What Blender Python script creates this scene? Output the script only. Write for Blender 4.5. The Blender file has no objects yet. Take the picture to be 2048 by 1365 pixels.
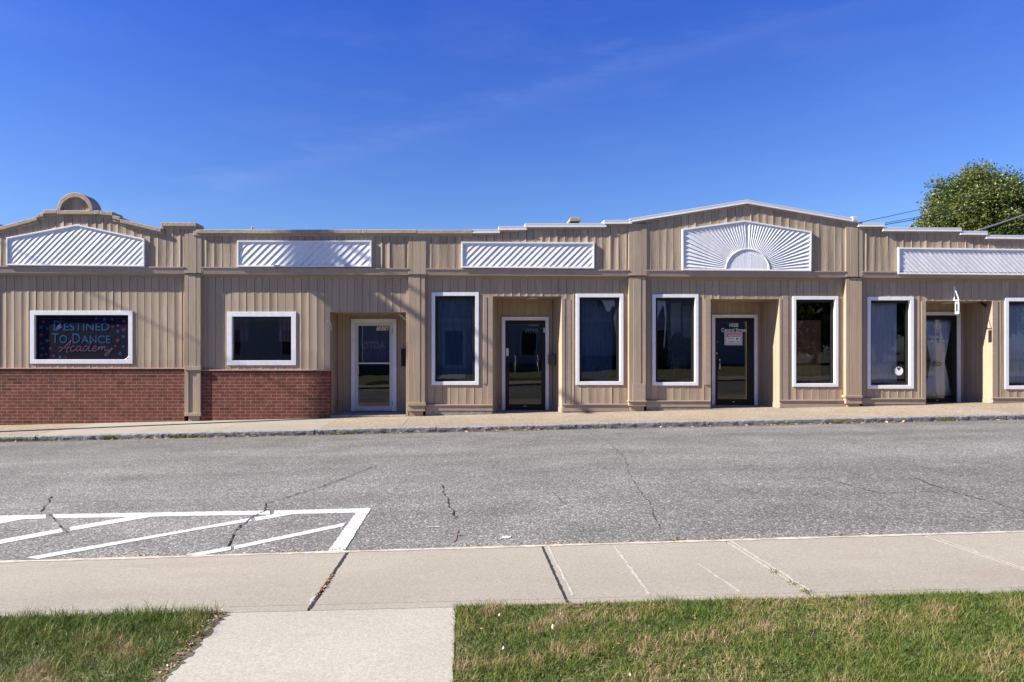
import bpy, bmesh, math, random
import numpy as np
from mathutils import Vector, Matrix, noise as mnoise
random.seed(7); RNG = np.random.default_rng(7)
sc = bpy.context.scene
COL = sc.collection
# ------------------------------------------------------------------ camera constants
FPX, PX0, PY0, CAMD, CAMH = 1312.0, 932.0, 697.0, 16.0, 1.573
S = 0.022                                   # street slope, rising to +X
def U(px, py, y=0.0):                       # photo point -> (X, Z) on the vertical plane at depth y
    k = (CAMD + y) / FPX
    return ((px - PX0) * k, CAMH + (PY0 - py) * k)
def UX(px, y=0.0): return U(px, 0, y)[0]
def UZ(py, y=0.0): return U(0, py, y)[1]
SUN = Vector((1.62, 0.326, -1.17)).normalized()

# ------------------------------------------------------------------ materials
def new_mat(name):
    m = bpy.data.materials.new(name); m.use_nodes = True
    nt = m.node_tree; b = nt.nodes['Principled BSDF']
    return m, nt, b
def mat(name, col, rough=0.6, var=0.0, nscale=(6, 6, 6), bump=0.0, bscale=(40, 40, 40), metal=0.0, tint=False,
        col2=None, spec=0.5, detail=5, bdist=0.004, blotch=0.0, blotch_scale=0.7, streaks=0.0, c2r=(0.4, 0.6)):
    m, nt, b = new_mat(name); N, L = nt.nodes, nt.links
    b.inputs['Roughness'].default_value = rough; b.inputs['Metallic'].default_value = metal
    b.inputs['Specular IOR Level'].default_value = spec
    tc = N.new('ShaderNodeTexCoord')
    def nz(scale, det):
        mp = N.new('ShaderNodeMapping'); mp.inputs['Scale'].default_value = scale
        L.new(tc.outputs['Object'], mp.inputs['Vector'])
        t = N.new('ShaderNodeTexNoise'); t.inputs['Scale'].default_value = 1; t.inputs['Detail'].default_value = det
        L.new(mp.outputs['Vector'], t.inputs['Vector']); return t.outputs['Fac']
    def mul(c_out, fac_out, lo, hi):
        mr = N.new('ShaderNodeMapRange'); mr.inputs['From Min'].default_value = 0.3; mr.inputs['From Max'].default_value = 0.7
        mr.inputs['To Min'].default_value = lo; mr.inputs['To Max'].default_value = hi
        L.new(fac_out, mr.inputs['Value'])
        vm = N.new('ShaderNodeVectorMath'); vm.operation = 'SCALE'
        L.new(c_out, vm.inputs[0]); L.new(mr.outputs[0], vm.inputs['Scale']); return vm.outputs[0]
    rgb = N.new('ShaderNodeRGB'); rgb.outputs[0].default_value = (*col, 1); out = rgb.outputs[0]
    if col2 is not None:
        mx = N.new('ShaderNodeMix'); mx.data_type = 'RGBA'
        mx.inputs[6].default_value = (*col, 1); mx.inputs[7].default_value = (*col2, 1)
        mr = N.new('ShaderNodeMapRange'); mr.inputs['From Min'].default_value = c2r[0]; mr.inputs['From Max'].default_value = c2r[1]
        L.new(nz(nscale, detail), mr.inputs['Value']); L.new(mr.outputs[0], mx.inputs[0]); out = mx.outputs[2]
    if var: out = mul(out, nz(nscale, detail), 1 - var, 1 + var)
    if blotch: out = mul(out, nz((blotch_scale,) * 3, 4), 1 - blotch, 1 + blotch)
    if streaks: out = mul(out, nz((11, 11, 0.55), 6), 1 - streaks, 1 + streaks * .6)
    if tint:
        at = N.new('ShaderNodeAttribute'); at.attribute_name = 'tint'
        vm = N.new('ShaderNodeVectorMath'); vm.operation = 'SCALE'
        L.new(out, vm.inputs[0]); L.new(at.outputs['Fac'], vm.inputs['Scale']); out = vm.outputs[0]
    L.new(out, b.inputs['Base Color'])
    if bump:
        bp = N.new('ShaderNodeBump'); bp.inputs['Strength'].default_value = bump; bp.inputs['Distance'].default_value = bdist
        L.new(nz(bscale, 6), bp.inputs['Height']); L.new(bp.outputs[0], b.inputs['Normal'])
    return m
def aggregate_mat(name, base, stone, dark, scale, frac=0.35, rough=0.9, streak=0.12, bump=0.5, stain=None):
    m, nt, b = new_mat(name); N, L = nt.nodes, nt.links
    b.inputs['Roughness'].default_value = rough; b.inputs['Specular IOR Level'].default_value = 0.25
    tc = N.new('ShaderNodeTexCoord')
    vo = N.new('ShaderNodeTexVoronoi'); vo.inputs['Scale'].default_value = scale
    L.new(tc.outputs['Object'], vo.inputs['Vector'])
    sp = N.new('ShaderNodeSeparateColor'); L.new(vo.outputs['Color'], sp.inputs[0])
    cr = N.new('ShaderNodeValToRGB'); e = cr.color_ramp.elements
    e[0].position = 0.0; e[0].color = (*dark, 1); e[1].position = 1.0; e[1].color = (*stone, 1)
    x = e.new(0.30); x.color = (*base, 1); x = e.new(1 - frac); x.color = (*base, 1)
    L.new(sp.outputs[0], cr.inputs[0]); out = cr.outputs[0]
    def layer(out, sc3, lo, hi, det=5, f0=0.3, f1=0.7):
        mp = N.new('ShaderNodeMapping'); mp.inputs['Scale'].default_value = sc3; L.new(tc.outputs['Object'], mp.inputs['Vector'])
        t = N.new('ShaderNodeTexNoise'); t.inputs['Scale'].default_value = 1; t.inputs['Detail'].default_value = det
        L.new(mp.outputs[0], t.inputs['Vector'])
        mr = N.new('ShaderNodeMapRange'); mr.inputs['From Min'].default_value = f0; mr.inputs['From Max'].default_value = f1
        mr.inputs['To Min'].default_value = lo; mr.inputs['To Max'].default_value = hi; L.new(t.outputs['Fac'], mr.inputs['Value'])
        vm = N.new('ShaderNodeVectorMath'); vm.operation = 'SCALE'; L.new(out, vm.inputs[0]); L.new(mr.outputs[0], vm.inputs['Scale'])
        return vm.outputs[0]
    out = layer(out, (0.05, 0.62, 1), 1 - streak, 1 + streak)
    out = layer(out, (0.5, 2.2, 1), 1 - streak * .5, 1 + streak * .5)
    out = layer(out, (1.3, 1.3, 1), 1 - streak * .7, 1 + streak * .7)
    out = layer(out, (60, 60, 60), 0.88, 1.12, 3)
    at = N.new('ShaderNodeAttribute'); at.attribute_name = 'tint'; vt = N.new('ShaderNodeVectorMath'); vt.operation = 'SCALE'
    L.new(out, vt.inputs[0]); L.new(at.outputs['Fac'], vt.inputs['Scale']); out = vt.outputs[0]
    if stain:
        mp = N.new('ShaderNodeMapping'); mp.inputs['Scale'].default_value = stain[1]; L.new(tc.outputs['Object'], mp.inputs['Vector'])
        t = N.new('ShaderNodeTexNoise'); t.inputs['Scale'].default_value = 1; t.inputs['Detail'].default_value = 8
        L.new(mp.outputs[0], t.inputs['Vector'])
        mr = N.new('ShaderNodeMapRange'); mr.inputs['From Min'].default_value = 0.56; mr.inputs['From Max'].default_value = 0.74
        mr.inputs['To Max'].default_value = stain[2]; L.new(t.outputs['Fac'], mr.inputs['Value'])
        mx = N.new('ShaderNodeMix'); mx.data_type = 'RGBA'; mx.inputs[7].default_value = (*stain[0], 1)
        L.new(mr.outputs[0], mx.inputs[0]); L.new(out, mx.inputs[6]); out = mx.outputs[2]
    L.new(out, b.inputs['Base Color'])
    bp = N.new('ShaderNodeBump'); bp.inputs['Strength'].default_value = bump; bp.inputs['Distance'].default_value = 0.004
    L.new(vo.outputs['Distance'], bp.inputs['Height']); bp.invert = True; L.new(bp.outputs[0], b.inputs['Normal'])
    return m
def brick_mat(name, bw, rh, c1, c2, mortar, msize=0.006, offset=0.5, zoff=0.0):
    m, nt, b = new_mat(name); N, L = nt.nodes, nt.links
    b.inputs['Roughness'].default_value = 0.85; b.inputs['Specular IOR Level'].default_value = 0.25
    tc = N.new('ShaderNodeTexCoord'); sx = N.new('ShaderNodeSeparateXYZ'); L.new(tc.outputs['Object'], sx.inputs[0])
    ad = N.new('ShaderNodeMath'); ad.operation = 'ADD'; L.new(sx.outputs['X'], ad.inputs[0]); L.new(sx.outputs['Y'], ad.inputs[1])
    az = N.new('ShaderNodeMath'); az.operation = 'ADD'; L.new(sx.outputs['Z'], az.inputs[0]); az.inputs[1].default_value = zoff
    cb = N.new('ShaderNodeCombineXYZ'); L.new(ad.outputs[0], cb.inputs[0]); L.new(az.outputs[0], cb.inputs[1])
    def tex(a, c, mo):
        t = N.new('ShaderNodeTexBrick'); t.offset = offset; t.inputs['Scale'].default_value = 1
        t.inputs['Brick Width'].default_value = bw; t.inputs['Row Height'].default_value = rh
        t.inputs['Mortar Size'].default_value = msize; t.inputs['Mortar Smooth'].default_value = 0.3
        t.inputs['Color1'].default_value = (*a, 1); t.inputs['Color2'].default_value = (*c, 1); t.inputs['Mortar'].default_value = (*mo, 1)
        L.new(cb.outputs[0], t.inputs['Vector']); return t
    t1 = tex(c1, c2, mortar)
    t2 = tex((0, 0, 0), (1, 1, 1), (0, 0, 0))              # a random value per brick
    cr = N.new('ShaderNodeValToRGB'); e = cr.color_ramp.elements
    e[0].position = 0.0; e[0].color = (0.5, 0.62, 0.7, 1); e[1].position = 1.0; e[1].color = (1.35, 1.3, 1.15, 1)
    for p, c in ((0.03, (0.62, 0.68, 0.7, 1)), (0.06, (0.9, 0.9, 0.9, 1)), (0.92, (1.1, 1.1, 1.1, 1))):
        x = e.new(p); x.color = c
    cr.color_ramp.interpolation = 'LINEAR'
    L.new(t2.outputs['Color'], cr.inputs[0])
    mx = N.new('ShaderNodeMix'); mx.data_type = 'RGBA'; mx.blend_type = 'MULTIPLY'
    inv = N.new('ShaderNodeMath'); inv.operation = 'SUBTRACT'; inv.inputs[0].default_value = 1; L.new(t1.outputs['Fac'], inv.inputs[1])
    L.new(inv.outputs[0], mx.inputs[0]); L.new(t1.outputs['Color'], mx.inputs[6]); L.new(cr.outputs[0], mx.inputs[7])
    nz = N.new('ShaderNodeTexNoise'); nz.inputs['Scale'].default_value = 9; nz.inputs['Detail'].default_value = 6; L.new(tc.outputs['Object'], nz.inputs['Vector'])
    mr = N.new('ShaderNodeMapRange'); mr.inputs['From Min'].default_value = .3; mr.inputs['From Max'].default_value = .7
    mr.inputs['To Min'].default_value = 0.72; mr.inputs['To Max'].default_value = 1.28; L.new(nz.outputs['Fac'], mr.inputs['Value'])
    vm = N.new('ShaderNodeVectorMath'); vm.operation = 'SCALE'; L.new(mx.outputs[2], vm.inputs[0]); L.new(mr.outputs[0], vm.inputs['Scale'])
    L.new(vm.outputs[0], b.inputs['Base Color'])
    bp = N.new('ShaderNodeBump'); bp.inputs['Strength'].default_value = 0.55; bp.inputs['Distance'].default_value = 0.006; bp.invert = True
    L.new(t1.outputs['Fac'], bp.inputs['Height'])
    n2 = N.new('ShaderNodeTexNoise'); n2.inputs['Scale'].default_value = 70; L.new(tc.outputs['Object'], n2.inputs['Vector'])
    b2 = N.new('ShaderNodeBump'); b2.inputs['Strength'].default_value = 0.35; b2.inputs['Distance'].default_value = 0.004
    L.new(n2.outputs['Fac'], b2.inputs['Height']); L.new(bp.outputs[0], b2.inputs['Normal']); L.new(b2.outputs[0], b.inputs['Normal'])
    return m
def glass_mat():
    m = bpy.data.materials.new('window_glass'); m.use_nodes = True; nt = m.node_tree; N, L = nt.nodes, nt.links
    N.remove(N['Principled BSDF']); o = N['Material Output']
    tr = N.new('ShaderNodeBsdfTransparent'); tr.inputs[0].default_value = (0.78, 0.82, 0.86, 1)
    gl = N.new('ShaderNodeBsdfGlossy'); gl.inputs['Roughness'].default_value = 0.0; gl.inputs['Color'].default_value = (1, 1, 1, 1)
    fr = N.new('ShaderNodeFresnel'); fr.inputs['IOR'].default_value = 1.68
    tc = N.new('ShaderNodeTexCoord'); nz = N.new('ShaderNodeTexNoise'); nz.inputs['Scale'].default_value = 1.6; nz.inputs['Detail'].default_value = 1
    L.new(tc.outputs['Object'], nz.inputs['Vector'])
    bp = N.new('ShaderNodeBump'); bp.inputs['Strength'].default_value = 0.07; bp.inputs['Distance'].default_value = 0.012
    L.new(nz.outputs['Fac'], bp.inputs['Height']); L.new(bp.outputs[0], gl.inputs['Normal'])
    mx = N.new('ShaderNodeMixShader'); L.new(fr.outputs[0], mx.inputs[0]); L.new(tr.outputs[0], mx.inputs[1]); L.new(gl.outputs[0], mx.inputs[2])
    L.new(mx.outputs[0], o.inputs['Surface']); return m
def leaf_mat(name, ramp, rough=0.55, trans=0.25):
    m, nt, b = new_mat(name); N, L = nt.nodes, nt.links
    at = N.new('ShaderNodeAttribute'); at.attribute_name = 'tint'
    cr = N.new('ShaderNodeValToRGB'); e = cr.color_ramp.elements
    e[0].position, e[0].color = ramp[0][0], (*ramp[0][1], 1); e[1].position, e[1].color = ramp[-1][0], (*ramp[-1][1], 1)
    for p, c in ramp[1:-1]: x = e.new(p); x.color = (*c, 1)
    L.new(at.outputs['Fac'], cr.inputs[0]); L.new(cr.outputs[0], b.inputs['Base Color'])
    b.inputs['Roughness'].default_value = rough; b.inputs['Specular IOR Level'].default_value = 0.3
    tl = N.new('ShaderNodeBsdfTranslucent'); L.new(cr.outputs[0], tl.inputs[0])
    mx = N.new('ShaderNodeMixShader'); mx.inputs[0].default_value = trans
    L.new(b.outputs[0], mx.inputs[1]); L.new(tl.outputs[0], mx.inputs[2]); L.new(mx.outputs[0], N['Material Output'].inputs['Surface'])
    return m

TAN = (0.352, 0.268, 0.180)
M = {}
M['tan'] = mat('tan_painted_siding', TAN, 0.62, var=0.10, nscale=(38, 38, 2.2), bump=0.55, bscale=(75, 75, 5), tint=True, blotch=0.08, bdist=0.003, streaks=0.10)
M['tan_rough'] = mat('weathered_tan_boards', TAN, 0.7, var=0.14, nscale=(45, 45, 3), bump=0.8, bscale=(60, 60, 5), tint=True, blotch=0.10, bdist=0.006, streaks=0.14)
M['trim'] = mat('tan_painted_trim', (0.335, 0.255, 0.19), 0.55, var=0.07, nscale=(3, 20, 20), bump=0.25, bscale=(9, 40, 40), blotch=0.08, streaks=0.06)
M['coping'] = mat('weathered_tan_coping', (0.36, 0.28, 0.205), 0.75, var=0.16, nscale=(12, 12, 12), bump=0.7, bscale=(30, 30, 30), blotch=0.1, bdist=0.01)
M['white'] = mat('white_painted_trim', (0.74, 0.74, 0.735), 0.45, var=0.05, nscale=(8, 8, 8), bump=0.12, bscale=(40, 40, 40), streaks=0.06)
M['white_slat'] = mat('white_painted_slats', (0.70, 0.70, 0.70), 0.5, var=0.06, nscale=(14, 14, 14), bump=0.25, bscale=(40, 40, 40), streaks=0.07, blotch=.05)
M['metal_white'] = mat('white_metal_coping', (0.50, 0.50, 0.51), 0.4, var=0.03, nscale=(2, 8, 8), bump=0.1, bscale=(3, 10, 10))
M['black'] = mat('black_painted_aluminium', (0.007, 0.007, 0.008), 0.5, spec=0.3, var=0.2, nscale=(20, 20, 20))
M['alu'] = mat('white_aluminium', (0.55, 0.56, 0.58), 0.4, var=0.05, nscale=(20, 20, 3))
M['steel'] = mat('brushed_steel', (0.5, 0.5, 0.5), 0.35, metal=0.9)
M['dark_metal'] = mat('dark_metal', (0.03, 0.028, 0.026), 0.45, var=0.2)
M['brick'] = brick_mat('red_brick_running_bond', 0.252, 0.0795, (0.168, 0.050, 0.029), (0.132, 0.041, 0.027), (0.23, 0.165, 0.132), 0.0060, zoff=0.02)
M['brick_top'] = brick_mat('red_brick_upright_course', 0.1, 0.4, (0.15, 0.045, 0.03), (0.07, 0.03, 0.023), (0.12, 0.085, 0.07), 0.005, offset=0.0, zoff=0.0)
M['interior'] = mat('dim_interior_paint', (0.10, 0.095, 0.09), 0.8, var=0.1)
M['glass'] = glass_mat()
M['concrete_old'] = mat('old_foundation_concrete', (0.27, 0.235, 0.20), 0.9, var=0.22, nscale=(10, 10, 10), bump=0.6, bscale=(30, 30, 30), bdist=0.01)
M['asphalt'] = aggregate_mat('worn_asphalt', (0.128, 0.123, 0.111), (0.33, 0.315, 0.285), (0.052, 0.050, 0.048), 76, frac=0.24, streak=0.2)
M['agg_walk'] = aggregate_mat('exposed_aggregate_pavement', (0.252, 0.203, 0.143), (0.40, 0.345, 0.265), (0.12, 0.09, 0.062), 55, frac=0.3, streak=0.1)
M['walk'] = aggregate_mat('brushed_concrete', (0.278, 0.250, 0.198), (0.335, 0.305, 0.246), (0.232, 0.206, 0.162), 150, frac=0.2, streak=0.06, bump=0.12, stain=((0.22, 0.175, 0.135), (0.8, 3.2, 1), 0.45))
M['path'] = aggregate_mat('pale_new_concrete', (0.318, 0.299, 0.245), (0.36, 0.341, 0.286), (0.262, 0.239, 0.19), 170, frac=0.2, streak=0.05, bump=0.12, stain=((0.27, 0.23, 0.19), (3, 9, 1), 0.45))
M['granite'] = mat('split_granite', (0.205, 0.20, 0.195), 0.85, var=0.35, nscale=(16, 16, 16), bump=0.9, bscale=(30, 30, 30), bdist=0.02, blotch=0.15, blotch_scale=3)
M['paint'] = mat('worn_white_road_paint', (0.47, 0.465, 0.45), 0.7, var=0.12, nscale=(55, 55, 55), col2=(0.15, 0.148, 0.145), c2r=(0.56, 0.68), bump=0.5, bscale=(60, 60, 60))
M['crack'] = mat('crack_dirt', (0.013, 0.012, 0.011), 0.95, var=0.3, nscale=(30, 30, 30))
M['soil'] = mat('lawn_soil', (0.10, 0.075, 0.045), 0.95, var=0.3, nscale=(9, 9, 9), col2=(0.075, 0.085, 0.03), bump=0.8, bscale=(60, 60, 60))
M['lawn'] = mat('lawn_green', (0.075, 0.095, 0.025), 0.95, var=0.3, nscale=(9, 9, 9), col2=(0.13, 0.115, 0.05), bump=0.8, bscale=(60, 60, 60))
M['grass'] = leaf_mat('grass_blades', [(0, (0.050, 0.095, 0.012)), (0.4, (0.118, 0.160, 0.026)), (0.62, (0.195, 0.195, 0.050)), (0.8, (0.29, 0.225, 0.10)), (1, (0.36, 0.255, 0.155))], trans=0.3)
M['leaf'] = leaf_mat('autumn_tree_leaves', [(0, (0.028, 0.055, 0.012)), (0.4, (0.075, 0.108, 0.024)), (0.7, (0.165, 0.175, 0.042)), (0.9, (0.28, 0.195, 0.05)), (1, (0.32, 0.11, 0.03))], rough=0.38, trans=.3)
M['litter'] = leaf_mat('fallen_leaf', [(0, (0.13, 0.07, 0.035)), (0.5, (0.30, 0.17, 0.075)), (0.8, (0.42, 0.29, 0.16)), (1, (0.55, 0.45, 0.32))], trans=0.1)
M['bark'] = mat('bark', (0.09, 0.07, 0.055), 0.9, var=0.3, nscale=(20, 20, 4), bump=0.9, bscale=(30, 30, 6), bdist=0.02)
M['cable'] = mat('black_cable', (0.02, 0.02, 0.02), 0.6)
M['cable_grey'] = mat('grey_cable', (0.22, 0.22, 0.23), 0.5)
M['pole'] = mat('creosote_pole', (0.085, 0.06, 0.045), 0.9, var=0.25, nscale=(20, 20, 2), bump=0.7, bscale=(30, 30, 3))
M['banner'] = mat('dark_purple_vinyl', (0.0085, 0.007, 0.017), 0.9, var=0.1, spec=0.08)
M['cyan'] = mat('blue_print', (0.018, 0.062, 0.125), 0.6, var=0.12, nscale=(5, 5, 5), spec=0.05)
M['blue'] = mat('bright_blue_print', (0.014, 0.062, 0.15), 0.6, var=0.25, nscale=(5, 5, 5), spec=0.05)
M['pink'] = mat('pink_print', (0.075, 0.034, 0.078), 0.6, var=0.25, nscale=(5, 5, 5), spec=0.05)
M['mauve'] = mat('mauve_print', (0.115, 0.070, 0.118), 0.6, var=0.1, spec=0.05)
M['faint'] = mat('faint_grey_print', (0.20, 0.17, 0.24), 0.6)
M['letter'] = mat('white_vinyl_letter', (0.80, 0.80, 0.82), 0.6)
M['cream'] = mat('cream_plate', (0.62, 0.58, 0.42), 0.6)
M['ink'] = mat('black_ink', (0.012, 0.012, 0.012), 0.7)
M['red'] = mat('red_print', (0.45, 0.012, 0.03), 0.6)
M['greyboard'] = mat('grey_card', (0.46, 0.47, 0.49), 0.7)
M['cloth'] = mat('grey_blue_curtain', (0.72, 0.74, 0.84), 0.9, var=0.1, nscale=(30, 30, 2))
M['cloth_white'] = mat('white_cloth', (0.85, 0.85, 0.85), 0.9, var=0.08, nscale=(20, 20, 20))
M['cloth_dark'] = mat('blue_curtain', (0.085, 0.16, 0.29), 0.9, var=0.3, nscale=(30, 30, 2))
M['brownboard'] = mat('brown_board', (0.34, 0.15, 0.07), 0.7, var=0.2, nscale=(8, 8, 2))
M['green'] = mat('green_decal', (0.25, 0.45, 0.36), 0.7)
M['house'] = mat('blue_grey_clapboard', (0.46, 0.52, 0.62), 0.7, var=0.05, nscale=(1, 1, 50), bump=0.8, bscale=(0.2, 0.2, 7), bdist=0.03)
M['house_brown'] = mat('brown_clapboard', (0.30, 0.16, 0.09), 0.7, var=0.08, nscale=(1, 1, 50), bump=0.8, bscale=(0.2, 0.2, 7), bdist=0.03)
M['roof'] = mat('roof_membrane', (0.20, 0.20, 0.20), 0.9, var=0.15)
M['ground'] = mat('far_ground', (0.09, 0.10, 0.05), 0.95, var=0.3, nscale=(0.4, 0.4, 0.4), col2=(0.14, 0.12, 0.08))

# ------------------------------------------------------------------ mesh helpers
class MB:
    def __init__(s): s.v, s.f, s.mi, s.t = [], [], [], []
    def add(s, vs, fs, mi=0, t=1.0):
        o = len(s.v); s.v += [tuple(v) for v in vs]
        for f in fs: s.f.append(tuple(i + o for i in f)); s.mi.append(mi); s.t.append(t)
    def box(s, x0, x1, y0, y1, z0, z1, mi=0, t=1.0):
        if x0 > x1: x0, x1 = x1, x0
        if y0 > y1: y0, y1 = y1, y0
        if z0 > z1: z0, z1 = z1, z0
        s.add([(x0, y0, z0), (x1, y0, z0), (x1, y1, z0), (x0, y1, z0), (x0, y0, z1), (x1, y0, z1), (x1, y1, z1), (x0, y1, z1)],
              [(0, 3, 2, 1), (4, 5, 6, 7), (0, 1, 5, 4), (1, 2, 6, 5), (2, 3, 7, 6), (3, 0, 4, 7)], mi, t)
    def prism(s, poly, y0, y1, mi=0, t=1.0):             # poly: (X,Z), extruded front y0 -> back y1
        a = sum(poly[i][0] * poly[(i + 1) % len(poly)][1] - poly[(i + 1) % len(poly)][0] * poly[i][1] for i in range(len(poly)))
        if a < 0: poly = poly[::-1]
        n = len(poly)
        vs = [(x, y0, z) for x, z in poly] + [(x, y1, z) for x, z in poly]
        fs = [tuple(range(n)), tuple(range(2 * n - 1, n - 1, -1))] + [(i, i + n, (i + 1) % n + n, (i + 1) % n) for i in range(n)]
        s.add(vs, fs, mi, t)
    def ring(s, outer, inner, y0, y1, mi=0, closed=True, t=1.0):
        n = len(outer)
        vs = [(x, y0, z) for x, z in outer] + [(x, y0, z) for x, z in inner] + [(x, y1, z) for x, z in outer] + [(x, y1, z) for x, z in inner]
        fs = []
        for i in range(n if closed else n - 1):
            j = (i + 1) % n
            fs += [(i, j, n + j, n + i), (2 * n + i, 3 * n + i, 3 * n + j, 2 * n + j), (i, 2 * n + i, 2 * n + j, j), (n + i, n + j, 3 * n + j, 3 * n + i)]
        if not closed: fs += [(0, n, 3 * n, 2 * n), (n - 1, 3 * n - 1, 4 * n - 1, 2 * n - 1)]
        s.add(vs, fs, mi, t)
    def tube(s, pts, r, seg=8, mi=0, r2=None):
        pts = [Vector(p) for p in pts]; n = len(pts); vs = []
        for i, p in enumerate(pts):
            d = (pts[min(i + 1, n - 1)] - pts[max(i - 1, 0)]).normalized()
            a = d.cross(Vector((0, 0, 1))); a = a.normalized() if a.length > 1e-3 else Vector((1, 0, 0)); b = d.cross(a)
            rr = r if r2 is None else r + (r2 - r) * i / (n - 1)
            vs += [p + rr * (math.cos(2 * math.pi * k / seg) * a + math.sin(2 * math.pi * k / seg) * b) for k in range(seg)]
        fs = [(i * seg + k, i * seg + (k + 1) % seg, (i + 1) * seg + (k + 1) % seg, (i + 1) * seg + k) for i in range(n - 1) for k in range(seg)]
        fs += [tuple(range(seg - 1, -1, -1)), tuple((n - 1) * seg + k for k in range(seg))]
        s.add(vs, fs, mi)
    def disc(s, cx, cz, r, y0, y1, seg=24, mi=0, ry=None):
        s.prism([(cx + r * math.cos(2 * math.pi * k / seg), cz + (ry or r) * math.sin(2 * math.pi * k / seg)) for k in range(seg)], y0, y1, mi)
    def build(s, name, mats, parent=None, bevel=0.0, smooth=False):
        me = bpy.data.meshes.new(name); me.from_pydata(s.v, [], s.f)
        if not isinstance(mats, (list, tuple)): mats = [mats]
        for m in mats: me.materials.append(m)
        me.polygons.foreach_set('material_index', s.mi)
        at = me.attributes.new('tint', 'FLOAT', 'FACE'); at.data.foreach_set('value', s.t)
        if smooth: me.polygons.foreach_set('use_smooth', [True] * len(s.f))
        me.update()
        o = bpy.data.objects.new(name, me); COL.objects.link(o)
        if parent: attach(o, parent)
        if bevel:
            b = o.modifiers.new('bevel', 'BEVEL'); b.width = bevel; b.segments = 2; b.limit_method = 'ANGLE'; b.angle_limit = 0.8
        return o
def world_of(o):
    m = Matrix.Translation(o.location)
    return m if o.parent is None else world_of(o.parent) @ o.matrix_parent_inverse @ m
def attach(o, parent):
    o.parent = parent; o.matrix_parent_inverse = world_of(parent).inverted()
def tag(o, label=None, cat=None, group=None, kind=None):
    if label: o['label'] = label
    if cat: o['category'] = cat
    if group: o['group'] = group
    if kind: o['kind'] = kind
    return o
def empty(name, loc, label, cat, group=None):
    o = bpy.data.objects.new(name, None); COL.objects.link(o); o.location = loc; o.empty_display_size = 0.3
    return tag(o, label, cat, group)
def rectp(x0, y0, x1, y1, y=0.0):
    a, b = U(x0, y1, y), U(x1, y0, y)
    return [(a[0], a[1]), (b[0], a[1]), (b[0], b[1]), (a[0], b[1])]
def inset(r, d): return [(r[0][0] + d, r[0][1] + d), (r[1][0] - d, r[1][1] + d), (r[2][0] - d, r[2][1] - d), (r[3][0] + d, r[3][1] - d)]
def fbox(mb, x0, y0, x1, y1, yn, yf, mi=0, t=1.0): mb.prism(rectp(x0, y0, x1, y1, yn), yn, yf, mi, t)
def fpoly(mb, pts, yn, yf, mi=0): mb.prism([U(px, py, yn) for px, py in pts], yn, yf, mi)

def strips(mb, P0, P1, z0, z1, holes=(), width=0.188, cup=(0.0, 0.006), groove=0.009, tvar=0.06, cuts=(), rows=2, wob=0.0015, bigtilt=0.0):
    """vertical boards along P0->P1 (plan points); outward normal to the right of travel. z0/z1: number or function of s"""
    P0, P1 = Vector((*P0, 0)), Vector((*P1, 0)); d = P1 - P0; Lg = d.length; d.normalize(); nrm = Vector((d.y, -d.x, 0))
    f0 = z0 if callable(z0) else (lambda s: z0); f1 = z1 if callable(z1) else (lambda s: z1)
    edges = [0.0]; s = random.uniform(0.3, 1) * width
    while s < Lg - 0.03: edges.append(s); s += width * random.uniform(0.93, 1.07)
    edges.append(Lg)
    brk = sorted(set([c for c in list(cuts) + [h[k] for h in holes for k in (0, 2)] if 0 < c < Lg]))
    for a, b in zip(edges[:-1], edges[1:]):
        c = random.uniform(*cup) * (1 if random.random() < .85 else .2); ti = random.gauss(0, bigtilt); tone = 1 + random.gauss(0, tvar)
        w = b - a; g = min(0.0065, w * 0.2); ph = random.uniform(0, 9)
        cs = [a] + [x for x in brk if a < x < b] + [b]
        for u0, u1 in zip(cs[:-1], cs[1:]):
            mid = (u0 + u1) / 2
            ivs = [(None, None)]
            zb, zt = f0(mid), f1(mid); ivs = [(zb, zt)]
            for h in holes:
                if h[0] - 1e-6 <= mid <= h[2] + 1e-6:
                    nv = []
                    for p, q in ivs:
                        if h[1] > p: nv.append((p, min(q, h[1])))
                        if h[3] < q: nv.append((max(p, h[3]), q))
                    ivs = [(p, q) for p, q in nv if q - p > 1e-3]
            us = [u0] + [a + w * k / 8 for k in range(1, 8) if u0 + .004 < a + w * k / 8 < u1 - .004] + [u1]
            if u0 == a: us.insert(1, a + g)
            if u1 == b: us.insert(-1, b - g)
            us = sorted(us)
            for p, q in ivs:
                vs, fs = [], []
                full = abs(p - zb) < 1e-6 or True
                for r in range(rows + 1):
                    for u in us:
                        uu = min(max(u, u0 + 1e-5), u1 - 1e-5)
                        bot = p if p != zb else f0(uu); top = q if q != zt else f1(uu)
                        z = bot + (top - bot) * r / rows
                        x = 2 * (u - a) / w - 1
                        h = c * x * x + ti * x + wob * math.sin(z * 2.3 + ph) * x
                        if (u == a or u == b): h = -groove
                        P = P0 + d * u + nrm * h; vs.append((P.x, P.y, z))
                n = len(us)
                for r in range(rows):
                    for k in range(n - 1): fs.append((r * n + k, r * n + k + 1, (r + 1) * n + k + 1, (r + 1) * n + k))
                mb.add(vs, fs, 0, tone)
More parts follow.
